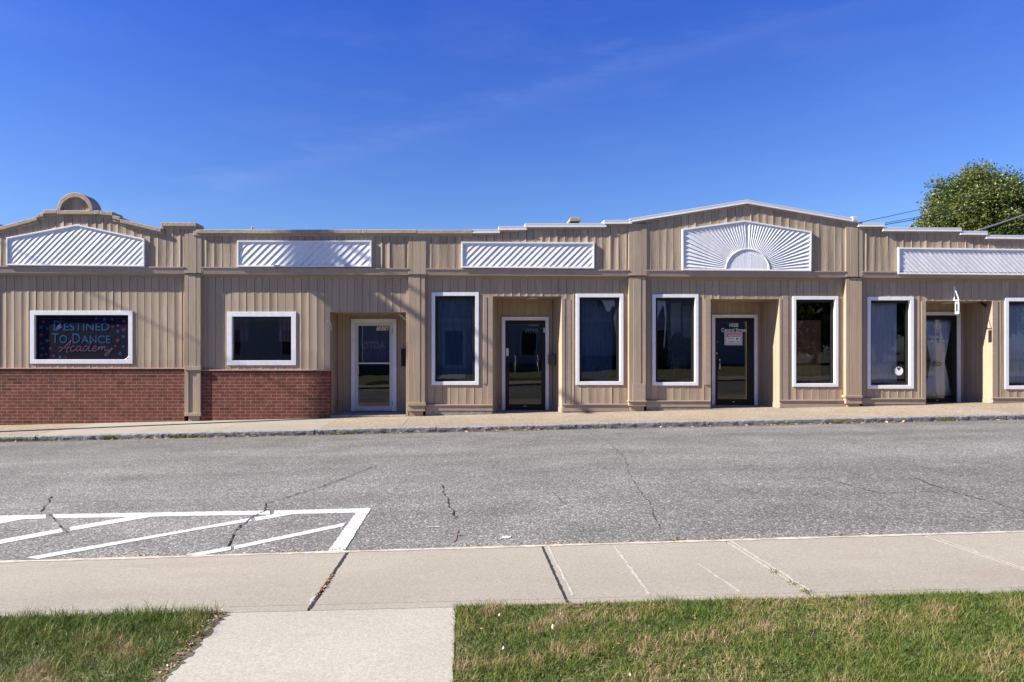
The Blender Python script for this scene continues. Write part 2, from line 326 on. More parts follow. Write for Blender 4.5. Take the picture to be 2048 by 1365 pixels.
def text_mesh(s, name, m, parent, x0, y0, x1, y1, y, bold=0.0, shear=0.0, mirror=False, outline=False, spacing=1.0):
    """letters fitted into the photo rectangle (x0,y0)-(x1,y1) on plane y; 1 mm of vinyl thickness"""
    cu = bpy.data.curves.new(name, 'FONT'); cu.body = s; cu.offset = bold; cu.shear = shear; cu.space_character = spacing; cu.resolution_u = 4
    if outline: cu.fill_mode = 'NONE'; cu.bevel_depth = 0.018; cu.bevel_resolution = 0
    t = bpy.data.objects.new(name, cu); COL.objects.link(t); bpy.context.view_layer.update()
    me = bpy.data.meshes.new_from_object(t.evaluated_get(bpy.context.evaluated_depsgraph_get()))
    bpy.data.objects.remove(t); bpy.data.curves.remove(cu)
    co = np.array([v.co[:] for v in me.vertices]); mn, mx = co.min(0), co.max(0)
    r = rectp(x0, y0, x1, y1, y)
    u = (co[:, 0] - mn[0]) / (mx[0] - mn[0]); w = (co[:, 1] - mn[1]) / (mx[1] - mn[1])
    if mirror: u = 1 - u
    X = r[0][0] + u * (r[1][0] - r[0][0]); Z = r[0][1] + w * (r[2][1] - r[0][1])
    for i, v in enumerate(me.vertices): v.co = (X[i], y + (0 if not outline else co[i, 2] * .05), Z[i])
    me.polygons.foreach_set('use_smooth', [False] * len(me.polygons))
    if 'custom_normal' in me.attributes: me.attributes.remove(me.attributes['custom_normal'])
    me.materials.clear(); me.materials.append(m); me.update()
    o = bpy.data.objects.new(name, me); COL.objects.link(o)
    if parent: attach(o, parent)
    return o
def catmull(pts, n=6):
    out = []; P = [pts[0]] + list(pts) + [pts[-1]]
    for i in range(1, len(P) - 2):
        for k in range(n):
            t = k / n; r = []
            for a in range(2):
                p0, p1, p2, p3 = P[i - 1][a], P[i][a], P[i + 1][a], P[i + 2][a]
                r.append(0.5 * ((2 * p1) + (-p0 + p2) * t + (2 * p0 - 5 * p1 + 4 * p2 - p3) * t * t + (-p0 + 3 * p1 - 3 * p2 + p3) * t ** 3))
            out.append(tuple(r))
    out.append(tuple(pts[-1])); return out
def ribbon(mb, pts, w, y, mi=0):                         # flat stroke in the facade plane, pts (X,Z)
    n = len(pts); L_, R_ = [], []
    for i in range(n):
        a, b = pts[max(i - 1, 0)], pts[min(i + 1, n - 1)]; dx, dz = b[0] - a[0], b[1] - a[1]; l = math.hypot(dx, dz) or 1
        L_.append((pts[i][0] - dz / l * w / 2, y, pts[i][1] + dx / l * w / 2)); R_.append((pts[i][0] + dz / l * w / 2, y, pts[i][1] - dx / l * w / 2))
    mb.add(R_ + L_, [(i, i + 1, n + i + 1, n + i) for i in range(n - 1)], mi)

# ------------------------------------------------------------------ the ground
FS, FK = 0.0, -2.5                                        # facade line and far kerb line (Y)
def near_edge(x): return -16 + 5.30 + 0.0255 * max(min(x, 30), -30)    # street edge of the near pavement
NB = -16 + 3.93                                           # lawn edge of the near pavement
def slope(x): return S * max(min(x, 45), -45)
def z_far(x, y): return slope(x) - 0.05 + 0.01 * (y / -2.5)
def z_road(x, y):
    t = (FK - y) / (FK - near_edge(x)); return slope(x) - 0.14 + 0.02 * t + 0.055 * 4 * t * (1 - t)
def z_near(x, y):
    e = near_edge(x); t = (e - y) / (e - NB); return slope(x) * (1 + 0.12 * t) - 0.035 + 0.06 * t
def z_lawn(x, y):
    t = max(0, min(1, (NB - y) / 1.2)); return slope(x) * 1.12 + 0.025 + 0.02 * t
def sheet(name, xs, yfun, ny, zf, m, kind='structure', dz=0.0, parent=None):
    mb = MB(); n = len(xs)
    for j in range(ny + 1):
        for x in xs:
            y = yfun(x, j / ny); mb.v.append((x, y, zf(x, y) + dz))
    for j in range(ny):
        for i in range(n - 1): mb.f.append((j * n + i, (j + 1) * n + i, (j + 1) * n + i + 1, j * n + i + 1)); mb.mi.append(0); mb.t.append(1)
    mb.f = [f[::-1] for f in mb.f]
    # make normals point up
    a, b, c = [Vector(mb.v[k]) for k in mb.f[0][:3]]
    if (b - a).cross(c - a).z < 0: mb.f = [f[::-1] for f in mb.f]
    o = mb.build(name, m, parent)
    if not parent: tag(o, kind=kind)
    return o
XS = [-150, -90, -60, -45] + [x * 1.0 for x in range(-44, 45)] + [45, 60, 90, 150]
g = MB(); g.add([(-900, -900, -2.2), (900, -900, -2.2), (900, 900, -2.2), (-900, 900, -2.2)], [(0, 1, 2, 3)])
tag(g.build('ground', M['ground']), kind='structure')
road = sheet('road', XS, lambda x, t: FK + 0.02 - t * (FK + 0.02 - near_edge(x) + 0.05), 24, z_road, M['asphalt'])
# far pavement: grey slabs on the left, exposed aggregate on the right, real joints
def slab_run(name, joints, yfun, zf, m, gap=0.008, thick=0.12, ny=5):
    mb = MB()
    for (a, b) in joints:
        tone = 1 + random.uniform(-.06, .06)
        n = max(2, int((b - a) / 0.6)); xs = [a + gap / 2 + (b - a - gap) * i / n for i in range(n + 1)]; o = len(mb.v)
        for j in range(ny + 1):
            for x in xs:
                y = yfun(x, j / ny); mb.v.append((x, y, zf(x, y)))
        for j in range(ny):
            for i in range(n): q = o + j * (n + 1) + i; mb.f.append((q, q + 1, q + n + 2, q + n + 1)); mb.mi.append(0); mb.t.append(tone)
        loop = [o + i for i in range(n + 1)] + [o + j * (n + 1) + n for j in range(1, ny + 1)] + [o + ny * (n + 1) + i for i in range(n - 1, -1, -1)] + [o + j * (n + 1) for j in range(ny - 1, 0, -1)]
        k = len(mb.v); mb.v += [(mb.v[i][0], mb.v[i][1], mb.v[i][2] - thick) for i in loop]
        for i in range(len(loop)): j = (i + 1) % len(loop); mb.f.append((loop[i], k + i, k + j, loop[j])); mb.mi.append(0); mb.t.append(1)
    me_o = mb.build(name, m)
    bm = bmesh.new(); bm.from_mesh(me_o.data); bmesh.ops.recalc_face_normals(bm, faces=bm.faces); bm.to_mesh(me_o.data); bm.free()
    tag(me_o, kind='structure'); return me_o
far_y = lambda x, t: 0.25 - t * (0.25 - (FK + 0.13))
slab_run('pavement', [(-60, -45), (-45, -30), (-30, -20), (-20, -14.5), (-9.0, -6.9), (-6.9, -5.25), (-5.25, -3.05)], far_y, z_far, M['walk'])
slab_run('pavement', [(-14.5, -11.2), (-11.2, -9.0), (-3.05, -1.35), (-1.35, 1.05), (1.05, 3.4), (3.4, 7.9), (7.9, 11.5), (11.5, 14.8), (14.8, 30), (30, 60)], far_y, z_far, M['agg_walk'])
sheet('pavement_bed', XS, lambda x, t: 0.3 - t * 2.68, 2, z_far, M['crack'], dz=-0.03)
# recess floors are added with the building
# granite kerb: split-faced stones with joints
kb = MB(); x = -46.0
while x < 46:
    ln = random.uniform(1.6, 3.6); n = max(8, int(ln / 0.05)) if -13 < x < 16 else 6
    off = random.uniform(-.012, .012); zt = random.uniform(-.006, .004)
    cols = []
    for i in range(n + 1):
        xx = x + 0.008 + (ln - 0.016) * i / n; zr = z_far(xx, FK) + 0.004 + zt; col = []
        for (dy, dz, amp) in ((0.14, 0.0, 0.003), (0.05, 0.0, 0.004), (0.006, -0.004, 0.006), (-0.004, -0.02, 0.009), (-0.002, -0.055, 0.011), (0.006, -0.105, 0.011), (0.0, -0.25, 0.008)):
            nv = mnoise.noise(Vector((xx * 7, dz * 14, x))) + 0.6 * mnoise.noise(Vector((xx * 19, dz * 40, x + 5)))
            col.append((xx, FK + dy + off + amp * nv, zr + dz + 0.3 * amp * mnoise.noise(Vector((xx * 9, dz * 20, 3)))))
        cols.append(col)
    k = len(cols[0]); vs = [p for c in cols for p in c]
    fs = [(i * k + j, i * k + j + 1, (i + 1) * k + j + 1, (i + 1) * k + j) for i in range(n) for j in range(k - 1)]
    fs += [tuple(range(k - 1, -1, -1)), tuple(n * k + j for j in range(k))]
    kb.add(vs, fs); x += ln
kb_o = tag(kb.build('kerb', M['granite']), kind='structure')
bm = bmesh.new(); bm.from_mesh(kb_o.data); bmesh.ops.recalc_face_normals(bm, faces=bm.faces); bm.to_mesh(kb_o.data); bm.free()
# near pavement: slabs plus the tooled strip along the lawn
near_y = lambda x, t: near_edge(x) - t * (near_edge(x) - (NB + 0.10))
jn = [(-60, -40), (-40, -20), (-20, -12), (-12, -7.4), (-7.4, -4.05), (-4.05, -0.945), (-0.945, 0.612), (0.612, 2.10), (2.10, 3.72), (3.72, 5.3), (5.3, 9), (9, 20), (20, 40), (40, 60)]
slab_run('pavement', jn, near_y, z_near, M['walk'], gap=0.016, ny=6)
slab_run('pavement', jn, lambda x, t: NB + 0.096 - t * 0.096, z_near, M['walk'], gap=0.016, ny=1)
sheet('pavement_bed', XS, lambda x, t: near_edge(x) - 0.01 - t * (near_edge(x) - NB - 0.02), 2, z_near, M['crack'], dz=-0.035)
# ragged, widened joints, and the pale mortar smears along some joints
ck = MB()
def ground_strip(mb, pts, zf, w, dz, jit=0.0, taper=False, mi=0):
    n = len(pts); vs = []
    for i, (x_, y_) in enumerate(pts):
        a, b = pts[max(i - 1, 0)], pts[min(i + 1, n - 1)]; dx, dy = b[0] - a[0], b[1] - a[1]; l = math.hypot(dx, dy) or 1
        ww = w * (1 + random.uniform(-jit, jit)) * (math.sin(math.pi * (i + .35) / (n - .3)) ** 0.6 if taper else 1) / 2
        for sg in (1, -1):
            X_, Y_ = x_ - sg * dy / l * ww, y_ + sg * dx / l * ww; vs.append((X_, Y_, zf(X_, Y_) + dz))
    mb.add(vs, [(2 * i, 2 * i + 1, 2 * i + 3, 2 * i + 2) for i in range(n - 1)], mi)
def wander(p, q, n, amp):
    pts = []
    for i in range(n + 1):
        t = i / n; a = amp * math.sin(math.pi * t) ** .5 if 0 < i < n else 0
        pts.append((p[0] + (q[0] - p[0]) * t + random.uniform(-a, a), p[1] + (q[1] - p[1]) * t + random.uniform(-a, a)))
    return pts
for xj, w in ((-0.945, 0.024), (0.612, 0.019)):
    ground_strip(ck, wander((xj, near_edge(xj) - .02), (xj, NB + .02), 44, 0.004), z_near, w, 0.0022, 0.22)
tag(ck.build('pavement_joints', M['crack']), kind='structure')
sm = MB()
ground_strip(sm, wander((0.66, near_edge(.6) - .05), (0.665, NB + .15), 20, 0.006), z_near, 0.016, 0.0022, 0.35)
ground_strip(sm, wander((1.18, near_edge(1.1) - .12), (1.135, NB + .12), 20, 0.006), z_near, 0.02, 0.0022, 0.35)
ground_strip(sm, wander((2.14, near_edge(2) - .03), (2.13, NB + .14), 22, 0.008), z_near, 0.022, 0.0022, 0.35)
ground_strip(sm, wander((1.66, -11.3), (1.70, NB + .14), 12, 0.006), z_near, 0.014, 0.0022, 0.35)
ground_strip(sm, wander((3.76, near_edge(3.7) - .03), (3.74, NB + .3), 22, 0.008), z_near, 0.02, 0.0022, 0.35)
ground_strip(sm, wander((-0.96, NB + .28), (-0.965, NB + .08), 8, 0.01), z_near, 0.03, 0.0022, 0.5, True)
tag(sm.build('mortar_smears', mat('pale_mortar', (0.335, 0.31, 0.265), 0.9, var=0.25, nscale=(30, 30, 30))), kind='structure')
em = MB()                                                 # sunlit kerb edge of the near pavement, painted as a pale broken strip
ground_strip(em, [(x_ * .1, near_edge(x_ * .1) - 0.028) for x_ in range(-80, 81)], z_near, 0.05, 0.003, 0.5)
tag(em.build('pavement_edge', mat('sunlit_edge', (0.40, 0.35, 0.27), 0.9, var=0.25, nscale=(20, 20, 20))), kind='structure')
# path and lawn
PL, PR = -1.445, -0.061
sheet('lawn', [-60, -30, -12, -6, -4, -3, -2, PL + 0.02], lambda x, t: NB - 0.004 - t * 14, 30, lambda x, y: z_lawn(x, y) - 0.007, M['lawn'])
sheet('lawn', [PR - 0.02, 1, 2, 3, 4, 6, 12, 30, 60], lambda x, t: NB - 0.004 - t * 14, 30, lambda x, y: z_lawn(x, y) - 0.007, M['lawn'])
so_ = MB(); ground_strip(so_, [(PL - .012 + random.gauss(0, .007), NB - .01 - .02 * k) for k in range(110)], z_lawn, .075, 0.001, .45)
tag(so_.build('soil_edge', M['soil']), kind='structure')
pb = MB()
for (ya, yb) in ((NB - 0.003, NB - 2.6), (NB - 2.612, NB - 5.2), (NB - 5.212, NB - 11.5)):
    n = 8; vs = []
    for i in range(n + 1):
        y_ = ya + (yb - ya) * i / n
        for x_ in (PL, PR): vs.append((x_, y_, z_lawn(x_, y_) - 0.001))
    fs = [(2 * i, 2 * i + 2, 2 * i + 3, 2 * i + 1) for i in range(n)]
    k = len(vs); vs += [(a, b, c - .1) for a, b, c in vs]
    fs += [(2 * i, k + 2 * i, k + 2 * i + 2, 2 * i + 2) for i in range(n)] + [(2 * i + 1, 2 * i + 3, k + 2 * i + 3, k + 2 * i + 1) for i in range(n)] + [(0, 1, k + 1, k), (2 * n, k + 2 * n, k + 2 * n + 1, 2 * n + 1)]
    pb.add(vs, fs)
tag(pb.build('path', M['path']), kind='structure')
gd = MB()
for k in range(5):
    ground_strip(gd, [(x_ * .05, FK - .02 - .012 * k - abs(random.gauss(0, .012))) for x_ in range(-280, 330)], z_road, .02, 0.003 + .0006 * k, 0.9)
tag(gd.build('gutter_dirt', mat('gutter_dirt', (0.17, 0.115, 0.065), .95, var=.4, nscale=(25, 25, 25), col2=(0.10, 0.085, 0.06))), kind='structure')
# road markings: photo points carried onto the road surface
def on_road(px, py):
    d = 6.0
    for _ in range(40):
        x_ = (px - PX0) / FPX * d; d = 0.5 * d + 0.5 * FPX * (CAMH - z_road(x_, d - 16)) / (py - PY0)
    return ((px - PX0) / FPX * d, d - 16)
mk = MB()
def mark(quad, n=70):
    A, B, C, D_ = [on_road(*p) for p in quad]              # A-B upper edge, D-C lower edge
    vs = []
    for i in range(n + 1):
        t = i / n; j1, j2 = random.uniform(-.008, .008), random.uniform(-.008, .008)
        p = (A[0] + (B[0] - A[0]) * t, A[1] + (B[1] - A[1]) * t + j1); q = (D_[0] + (C[0] - D_[0]) * t, D_[1] + (C[1] - D_[1]) * t + j2)
        vs += [(p[0], p[1], z_road(*p) + 0.0035), (q[0], q[1], z_road(*q) + 0.0035)]
    mk.add(vs, [(2 * i, 2 * i + 1, 2 * i + 3, 2 * i + 2) for i in range(n)])
mark([(-600, 1050), (92, 1030), (92, 1038), (-600, 1062)]); mark([(106, 1029.5), (540, 1022), (540, 1030), (106, 1038)])
mark([(548, 1022), (743, 1017), (732, 1026), (548, 1030)])
mark([(-30, 1086), (122, 1058), (126, 1065), (-30, 1095)]); mark([(140, 1055), (300, 1027.5), (330, 1030), (140, 1063)])
mark([(50, 1116), (385, 1058), (385, 1063), (76, 1119)]); mark([(383, 1058), (500, 1037), (504, 1043), (383, 1063)]); mark([(508, 1036), (590, 1022), (612, 1025), (512, 1043)])
mark([(372, 1110), (462, 1094), (462, 1101), (400, 1112)]); mark([(468, 1093), (692, 1046), (686, 1054), (468, 1100)])
mark([(-60, 1052), (30, 1036), (60, 1037), (-60, 1060)])
# the wide end bar
A, B, C, D_ = on_road(717, 1020), on_road(743, 1017), on_road(688, 1104), on_road(656, 1104); vs = []
for i in range(61):
    t = i / 60; w1, w2 = random.uniform(-.006, .006), random.uniform(-.006, .006)
    p = (A[0] + (D_[0] - A[0]) * t + w1, A[1] + (D_[1] - A[1]) * t); q = (B[0] + (C[0] - B[0]) * t + w2, B[1] + (C[1] - B[1]) * t)
    vs += [(p[0], p[1], z_road(*p) + 0.0055), (q[0], q[1], z_road(*q) + 0.0055)]
mk.add(vs, [(2 * i, 2 * i + 2, 2 * i + 3, 2 * i + 1) for i in range(60)])
ob = mk.build('road_markings', M['paint']); tag(ob, kind='structure')
bm = bmesh.new(); bm.from_mesh(ob.data)
for f in bm.faces:
    if f.normal.z < 0: f.normal_flip()
bm.to_mesh(ob.data); bm.free()
# cracks in the asphalt
cr = MB()
def crack(pts, w, dz=0.0075, n=12, amp=0.03):
    P = [on_road(*p) for p in pts]
    for a, b in zip(P[:-1], P[1:]):
        n_ = max(4, int(math.hypot(a[0] - b[0], a[1] - b[1]) / 0.07))
        ground_strip(cr, wander(a, b, n_, amp * .6), z_road, w, dz, 0.8)
crack([(760, 930), (640, 976), (560, 1000), (532, 1008), (528, 1024), (505, 1034), (470, 1062), (455, 1094)], 0.010)
crack([(80, 1026), (98, 1004), (103, 994)], 0.011); crack([(98, 1030), (120, 1052), (135, 1066)], 0.012); crack([(135, 1066), (60, 1084)], 0.008)
crack([(103, 1006), (260, 1003), (420, 1000), (540, 994)], 0.006); crack([(700, 990), (870, 985)], 0.006)
crack([(882, 970), (890, 990), (896, 1008), (906, 1032), (912, 1040)], 0.010, amp=.05)
crack([(1212, 880), (1250, 918), (1255, 945), (1278, 980), (1300, 1010), (1320, 1060)], 0.0045); crack([(1105, 985), (1132, 1010)], 0.006)
crack([(1640, 955), (1700, 972), (1760, 988), (1840, 986), (1900, 984)], 0.007); crack([(1815, 948), (1860, 970), (1910, 986), (2048, 1024), (2140, 1050)], 0.009)
crack([(1180, 960), (1060, 965)], 0.004); crack([(1000, 922), (985, 935)], 0.005)
ob = cr.build('asphalt_cracks', M['crack']); tag(ob, kind='structure')
bm = bmesh.new(); bm.from_mesh(ob.data)
for f in bm.faces:
    if f.normal.z < 0: f.normal_flip()
bm.to_mesh(ob.data); bm.free()
sp = MB()                                                  # faded utility marks sprayed on the road
for pts in ([(898, 1067), (925, 1072)], [(915, 1060), (925, 1072), (908, 1084)]): ground_strip(sp, wander(*[on_road(*p) for p in (pts[0], pts[-1])], 6, .01), z_road, .02, .006, .6)
tag(sp.build('spray_marks', mat('faded_red_spray', (0.155, 0.118, 0.106), 0.9)), kind='structure')
sp = MB(); ground_strip(sp, wander(on_road(856, 1055), on_road(880, 1055), 5, .005), z_road, .02, .006, .6); ground_strip(sp, wander(on_road(1000, 1078), on_road(1022, 1075), 5, .02), z_road, .06, .006, .7, True)
tag(sp.build('spray_marks', M['paint']), kind='structure')

# ------------------------------------------------------------------ the storefront building
BL = empty('storefront_building', (1.0, 0, -0.05), 'long one storey tan storefront block with brick base and white window trim', 'building')
ZTOP = lambda py, y=0: UZ(py, y)
# parapet outline in photo points (top of the coping)
TANSEG = [(-300, 460, -84, 460), (-84, 446, -14, 445), (-14, 457, 74, 433), (74, 427.5, 87, 425), (87, 419.5, 114, 418.5), (114, 421, 199, 421), (199, 421, 225, 423.5),
          (225, 431, 240, 434), (240, 438, 322, 457), (322, 445, 392, 446), (392, 460, 945, 459.5)]
WHSEG = [(945, 459, 1000, 458.5), (997, 453, 1054, 452.5), (1050, 447, 1213, 446.7), (1208, 440.5, 1264, 440), (1260, 437.5, 1495, 399.5), (1495, 399.5, 1714, 437.5),
         (1717, 446, 1770, 446), (1766, 455, 1924, 455.7), (1921, 462, 1976, 462.5), (1973, 470, 2128, 472), (2128, 474, 2340, 476)]
YU, YL = -0.12, 0.0                                        # upper fascia plane, lower wall plane
YC = -0.19
ALL = TANSEG + WHSEG
def par_z(X):                                              # top of fascia boards at world X (fascia plane)
    px = X / ((CAMD + YC) / FPX) + PX0; best = 470
    for a, ya, b, yb in ALL:
        if a <= px <= b: best = ya + (yb - ya) * (px - a) / (b - a)
    return UZ(best + 5, YC)
PIL = [(-79, -46), (369, 401), (817, 850), (1258, 1292), (1692, 1724), (2124, 2158)]
bel = lambda px: (541.5 + (px + 0) * (557 - 547.0) / 2048 if True else 0)
def belt_top(px): return 531.5 + max(0, px) * 13.5 / 2048
def belt_bot(px): return 546.0 + max(0, px) * 11.5 / 2048
# coping
cp, cw, pp, cl_ = MB(), MB(), MB(), MB()
def cop(mb, seg, h, yf, yb=0.30):
    a, ya, b, yb_ = seg; mb.prism([U(a, ya, yf), U(b, yb_, yf), U(b, yb_ + h, yf), U(a, ya + h, yf)], yf, yb)
for s_ in TANSEG:
    n = max(1, int((s_[2] - s_[0]) / 110))
    for i in range(n):
        f = lambda t: (s_[0] + (s_[2] - s_[0]) * t, s_[1] + (s_[3] - s_[1]) * t); p, q = f(i / n), f((i + 1) / n); j = random.uniform(-.5, .5)
        cop(cp, (p[0], p[1] + j, q[0], q[1] + j), 8.0, YC + random.uniform(-.004, .004))
    if s_[0] not in (114,): cop(cp, (s_[0] + 1, s_[1] + 8, s_[2] + (2 if s_[2] - s_[0] < 90 else 0), s_[3] + 8), 4.5, -0.155, 0.2)
arc = lambda r, ry, n=28: [(149.5 + r * math.cos(math.pi * k / n), 422 - ry * math.sin(math.pi * k / n)) for k in range(n + 1)]
cp.ring([U(px, py, YC) for px, py in arc(36.5, 37)], [U(px, py, YC) for px, py in arc(28.5, 27)], YC, 0.21, closed=False)
for x0_, x1_, y0_, y1_ in ((320, 327, 453, 468), (386, 394, 454, 472)): fbox(cp, x0_, y0_, x1_, y1_, -0.158, 0.2)
cp.build('coping', M['coping'], BL, bevel=0.012)
cr_ = MB(); cr_.prism([U(px, py, -0.12) for px, py in arc(29.5, 28)], -0.12, 0.15)
for xg in (136, 140.5, 166): fbox(cr_, xg, 398, xg + 1.6, 421, -0.128, -0.1)
cr_.build('crest_panel', M['tan_rough'], BL)
for s_ in WHSEG:
    cop(cw, s_, 5.6, YC + .012, 0.30); cop(cl_, (s_[0], s_[1] + 5.4, s_[2], s_[3] + 5.4), 2.3, YC, 0.29)  # greyer face and whiter lip paint the grazing sun and the lit lip
    cop(pp, (s_[0] + 2, s_[1] + 7.5, s_[2] - 2, s_[3] + 7.5), 4.0, -0.158, 0.2)
fbox(cw, 1706, 433, 1717, 442, YC - .01, 0.25)
for px in (1260, 1050, 1208, 997): pass
cw.build('coping', M['metal_white'], BL, bevel=0.006); cl_.build('coping_lip', M['white'], BL, bevel=0.004); pp.build('coping_moulding', M['trim'], BL, bevel=0.006)
# parapet body behind the boards
pb_ = MB()
for a, ya, b, yb in ALL: pb_.prism([U(a, ya + 4, YC), U(b, yb + 4, YC), (UX(b, YC), UZ(552)), (UX(a, YC), UZ(552))], -0.095, 0.24)
pb_.build('parapet', M['trim'], BL)
# upper fascia boards, one run per bay
xs_edges = [(-300, -79)] + [(PIL[i][1], PIL[i + 1][0]) for i in range(5)] + [(2158, 2340)]
for (a, b) in xs_edges:
    mb = MB(); XA, XB = UX(a, YU), UX(b, YU)
    cuts = [((UX(s_[0], YC)) - XA) for s_ in ALL] + [UX(1495, YC) - XA]
    strips(mb, (XA, YU), (XB, YU), UZ(belt_top((a + b) / 2) + 6, YU), lambda s, XA=XA: par_z(XA + s), width=0.186, cup=(0.003, 0.014), groove=0.012, tvar=0.07, cuts=cuts, rows=3, wob=0.003, bigtilt=0.002)
    mb.build('fascia_boards', M['tan_rough'], BL)
# belt course between the pilasters
for (a, b) in xs_edges:
    mb = MB(); A0 = (UX(a, -.15), UX(b, -.15)); vs = []
    for X, px in ((A0[0], a), (A0[1], b)):
        vs += [(X, 0.0, UZ(belt_top(px), -.15)), (X, -0.152, UZ(belt_top(px), -.15)), (X, -0.152, UZ(belt_top(px) + 2.2, -.15)), (X, -0.143, UZ(belt_top(px) + 2.3, -.15)), (X, -0.124, UZ(belt_bot(px), -.13)), (X, 0.0, UZ(belt_bot(px), -.13))]
    mb.add(vs, [(i, i + 6, (i + 1) % 6 + 6, (i + 1) % 6)[::-1] for i in range(6)] + [(0, 1, 2, 3, 4, 5), (11, 10, 9, 8, 7, 6)])
    mb.prism([U(a, belt_bot(a), -.02), U(b, belt_bot(b), -.02), U(b, belt_bot(b) + 6.5, -.02), U(a, belt_bot(a) + 6.5, -.02)], -0.02, 0.0)
    o = mb.build('belt_course', M['trim'], BL)
    bm = bmesh.new(); bm.from_mesh(o.data); bmesh.ops.recalc_face_normals(bm, faces=bm.faces); bm.to_mesh(o.data); bm.free()
# pilasters
def pil_boards(mb, xl, xr, yt, yb, yf, back, fr=(0.25, 0.72)):
    w = xr - xl; e = [xl, xl + w * fr[0], xl + w * fr[1], xr]
    for i in range(3):
        yy = yf + random.uniform(-.003, .003) + (0.003 if i != 1 else 0)
        X0_, X1_ = UX(e[i], yf) + (0.003 if i else 0), UX(e[i + 1], yf) - (0.003 if i < 2 else 0)
        mb.box(X0_, X1_, yy, yy + 0.02, UZ(yb, yf), UZ(yt, yf), t=1 + random.gauss(0, .04))
    mb.box(UX(xl, yf) + .004, UX(xr, yf) - .004, yf + .014, back, UZ(yb, yf) + .003, UZ(yt, yf) - .003)
for i, (xl, xr) in enumerate(PIL):
    mb = MB(); bt = belt_bot(xl)
    top = {0: 455, 1: 456, 2: 470, 3: 448, 4: 445, 5: 480}[i]
    pil_boards(mb, xl, xr + 2, top, bt - 1.5, -0.142, -0.09)
    if i <= 1:
        pil_boards(mb, xl, xr, bt, 736, -0.115, 0.03)
        fbox(mb, xl - .5, 733, xr + .5, 741, -0.128, 0.0); fbox(mb, xl, 741, xl + 8, 833, -0.105, -.02); fbox(mb, xr - 8, 741, xr, 833, -0.105, -.02)
        fbox(mb, xl + 8.3, 741, xr - 8.3, 826, -0.085, -.02, t=1.05); fbox(mb, xl - .5, 826, xr + .5, 832.5, -0.118, 0.0)
        fbox(mb, xl + 8, 832.5, xr - 2, 860, -0.07, 0.0)
    else:
        b0, b1, b2 = {2: (806, 812, 823), 3: (802, 804.5, 813), 4: (791.5, 796, 808), 5: (788, 792, 804)}[i]
        pil_boards(mb, xl, xr, bt, b0 + 1, -0.115, 0.03); fbox(mb, xl - 1.5, b0, xr + 1.5, b1, -0.150, 0.0); fbox(mb, xl, b1, xr, b2, -0.125, 0.0)
        fbox(mb, xl + 2, b2, xr - 4, 870, -0.08, 0.0)
    mb.build('pilaster', M['tan'], BL, bevel=0.004)
# lower walls with openings
BAYS = [((-46, 369), 738, [(64, 626, 261, 724)]), ((401, 817), 840, [(458, 628, 588, 727), (660, 625, 812, 930)]),
        ((850, 1258), 818, [(867, 589, 953, 766), (985.5, 593, 1123.5, 930), (1156, 592, 1243, 766)]),
        ((1292, 1692), 812, [(1309, 593, 1393, 767), (1421.5, 598.5, 1559, 930), (1590, 597, 1673, 770)]),
        ((1724, 2124), 806, [(1739, 598, 1824, 774), (1852, 602.5, 1985, 930), (2015, 600, 2100, 775)]), ((2158, 2340), 806, []), ((-300, -79), 738, [])]
for (a, b), yb, hs in BAYS:
    mb = MB(); XA, XB = UX(a), UX(b)
    holes = [(UX(h[0]) - XA, UZ(h[3]), UX(h[2]) - XA, UZ(h[1])) for h in hs]
    strips(mb, (XA, 0), (XB, 0), UZ(yb), UZ(belt_bot(a) - 3), holes, width=0.187, cup=(0.002, 0.0095) if a != 1292 else (0.001, .007), groove=0.010, tvar=0.045, rows=4, wob=0.0015, bigtilt=.0012)
    mb.build('siding', M['tan'], BL)
# brick base
for (a, b, yt, ybm) in ((-300, -79, 737, 930), (-46, 369, 738.5, 930), (401, 660, 742, 930)):
    mb = MB(); fbox(mb, a, yt + 8.0, b, ybm, -0.052, 0.10); fbox(mb, a, yt, b, yt + 8.0, -0.056, 0.10, 1)
    fbox(mb, a, yt - 2.2, b, yt, -0.072, 0.0, 2); mb.build('brick_base', [M['brick'], M['brick_top'], mat('brick_sill_cap', (0.42, 0.27, 0.20), 0.8, var=0.15, nscale=(8, 8, 8))], BL, bevel=0.004)
# base trim: ledge, skirting, foundation
def base(a, b, ledge, sk, fo, parts):
    mb = MB(); fbox(mb, a, ledge, b, ledge + 2.6, -0.062, 0.0); fbox(mb, a + .5, ledge + 2.6, b - .5, sk, -0.042, 0.05); mb.build('base_trim', M['trim'], BL, bevel=0.004)
    m2 = MB(); fbox(m2, a + 1, sk, b - 1, fo, -0.03, 0.06); m2.build('foundation', M['concrete_old'], BL)
for a, b, l_, sk in ((850, 985.5, 809.5, 822), (1123.5, 1258, 808.5, 823.5), (1292, 1421.5, 801.5, 814.5), (1559, 1692, 800.5, 816), (1724, 1852, 797, 809), (1985, 2124, 795.5, 806), (2158, 2340, 793, 803)):
    base(a, b, l_, sk, 900, None)
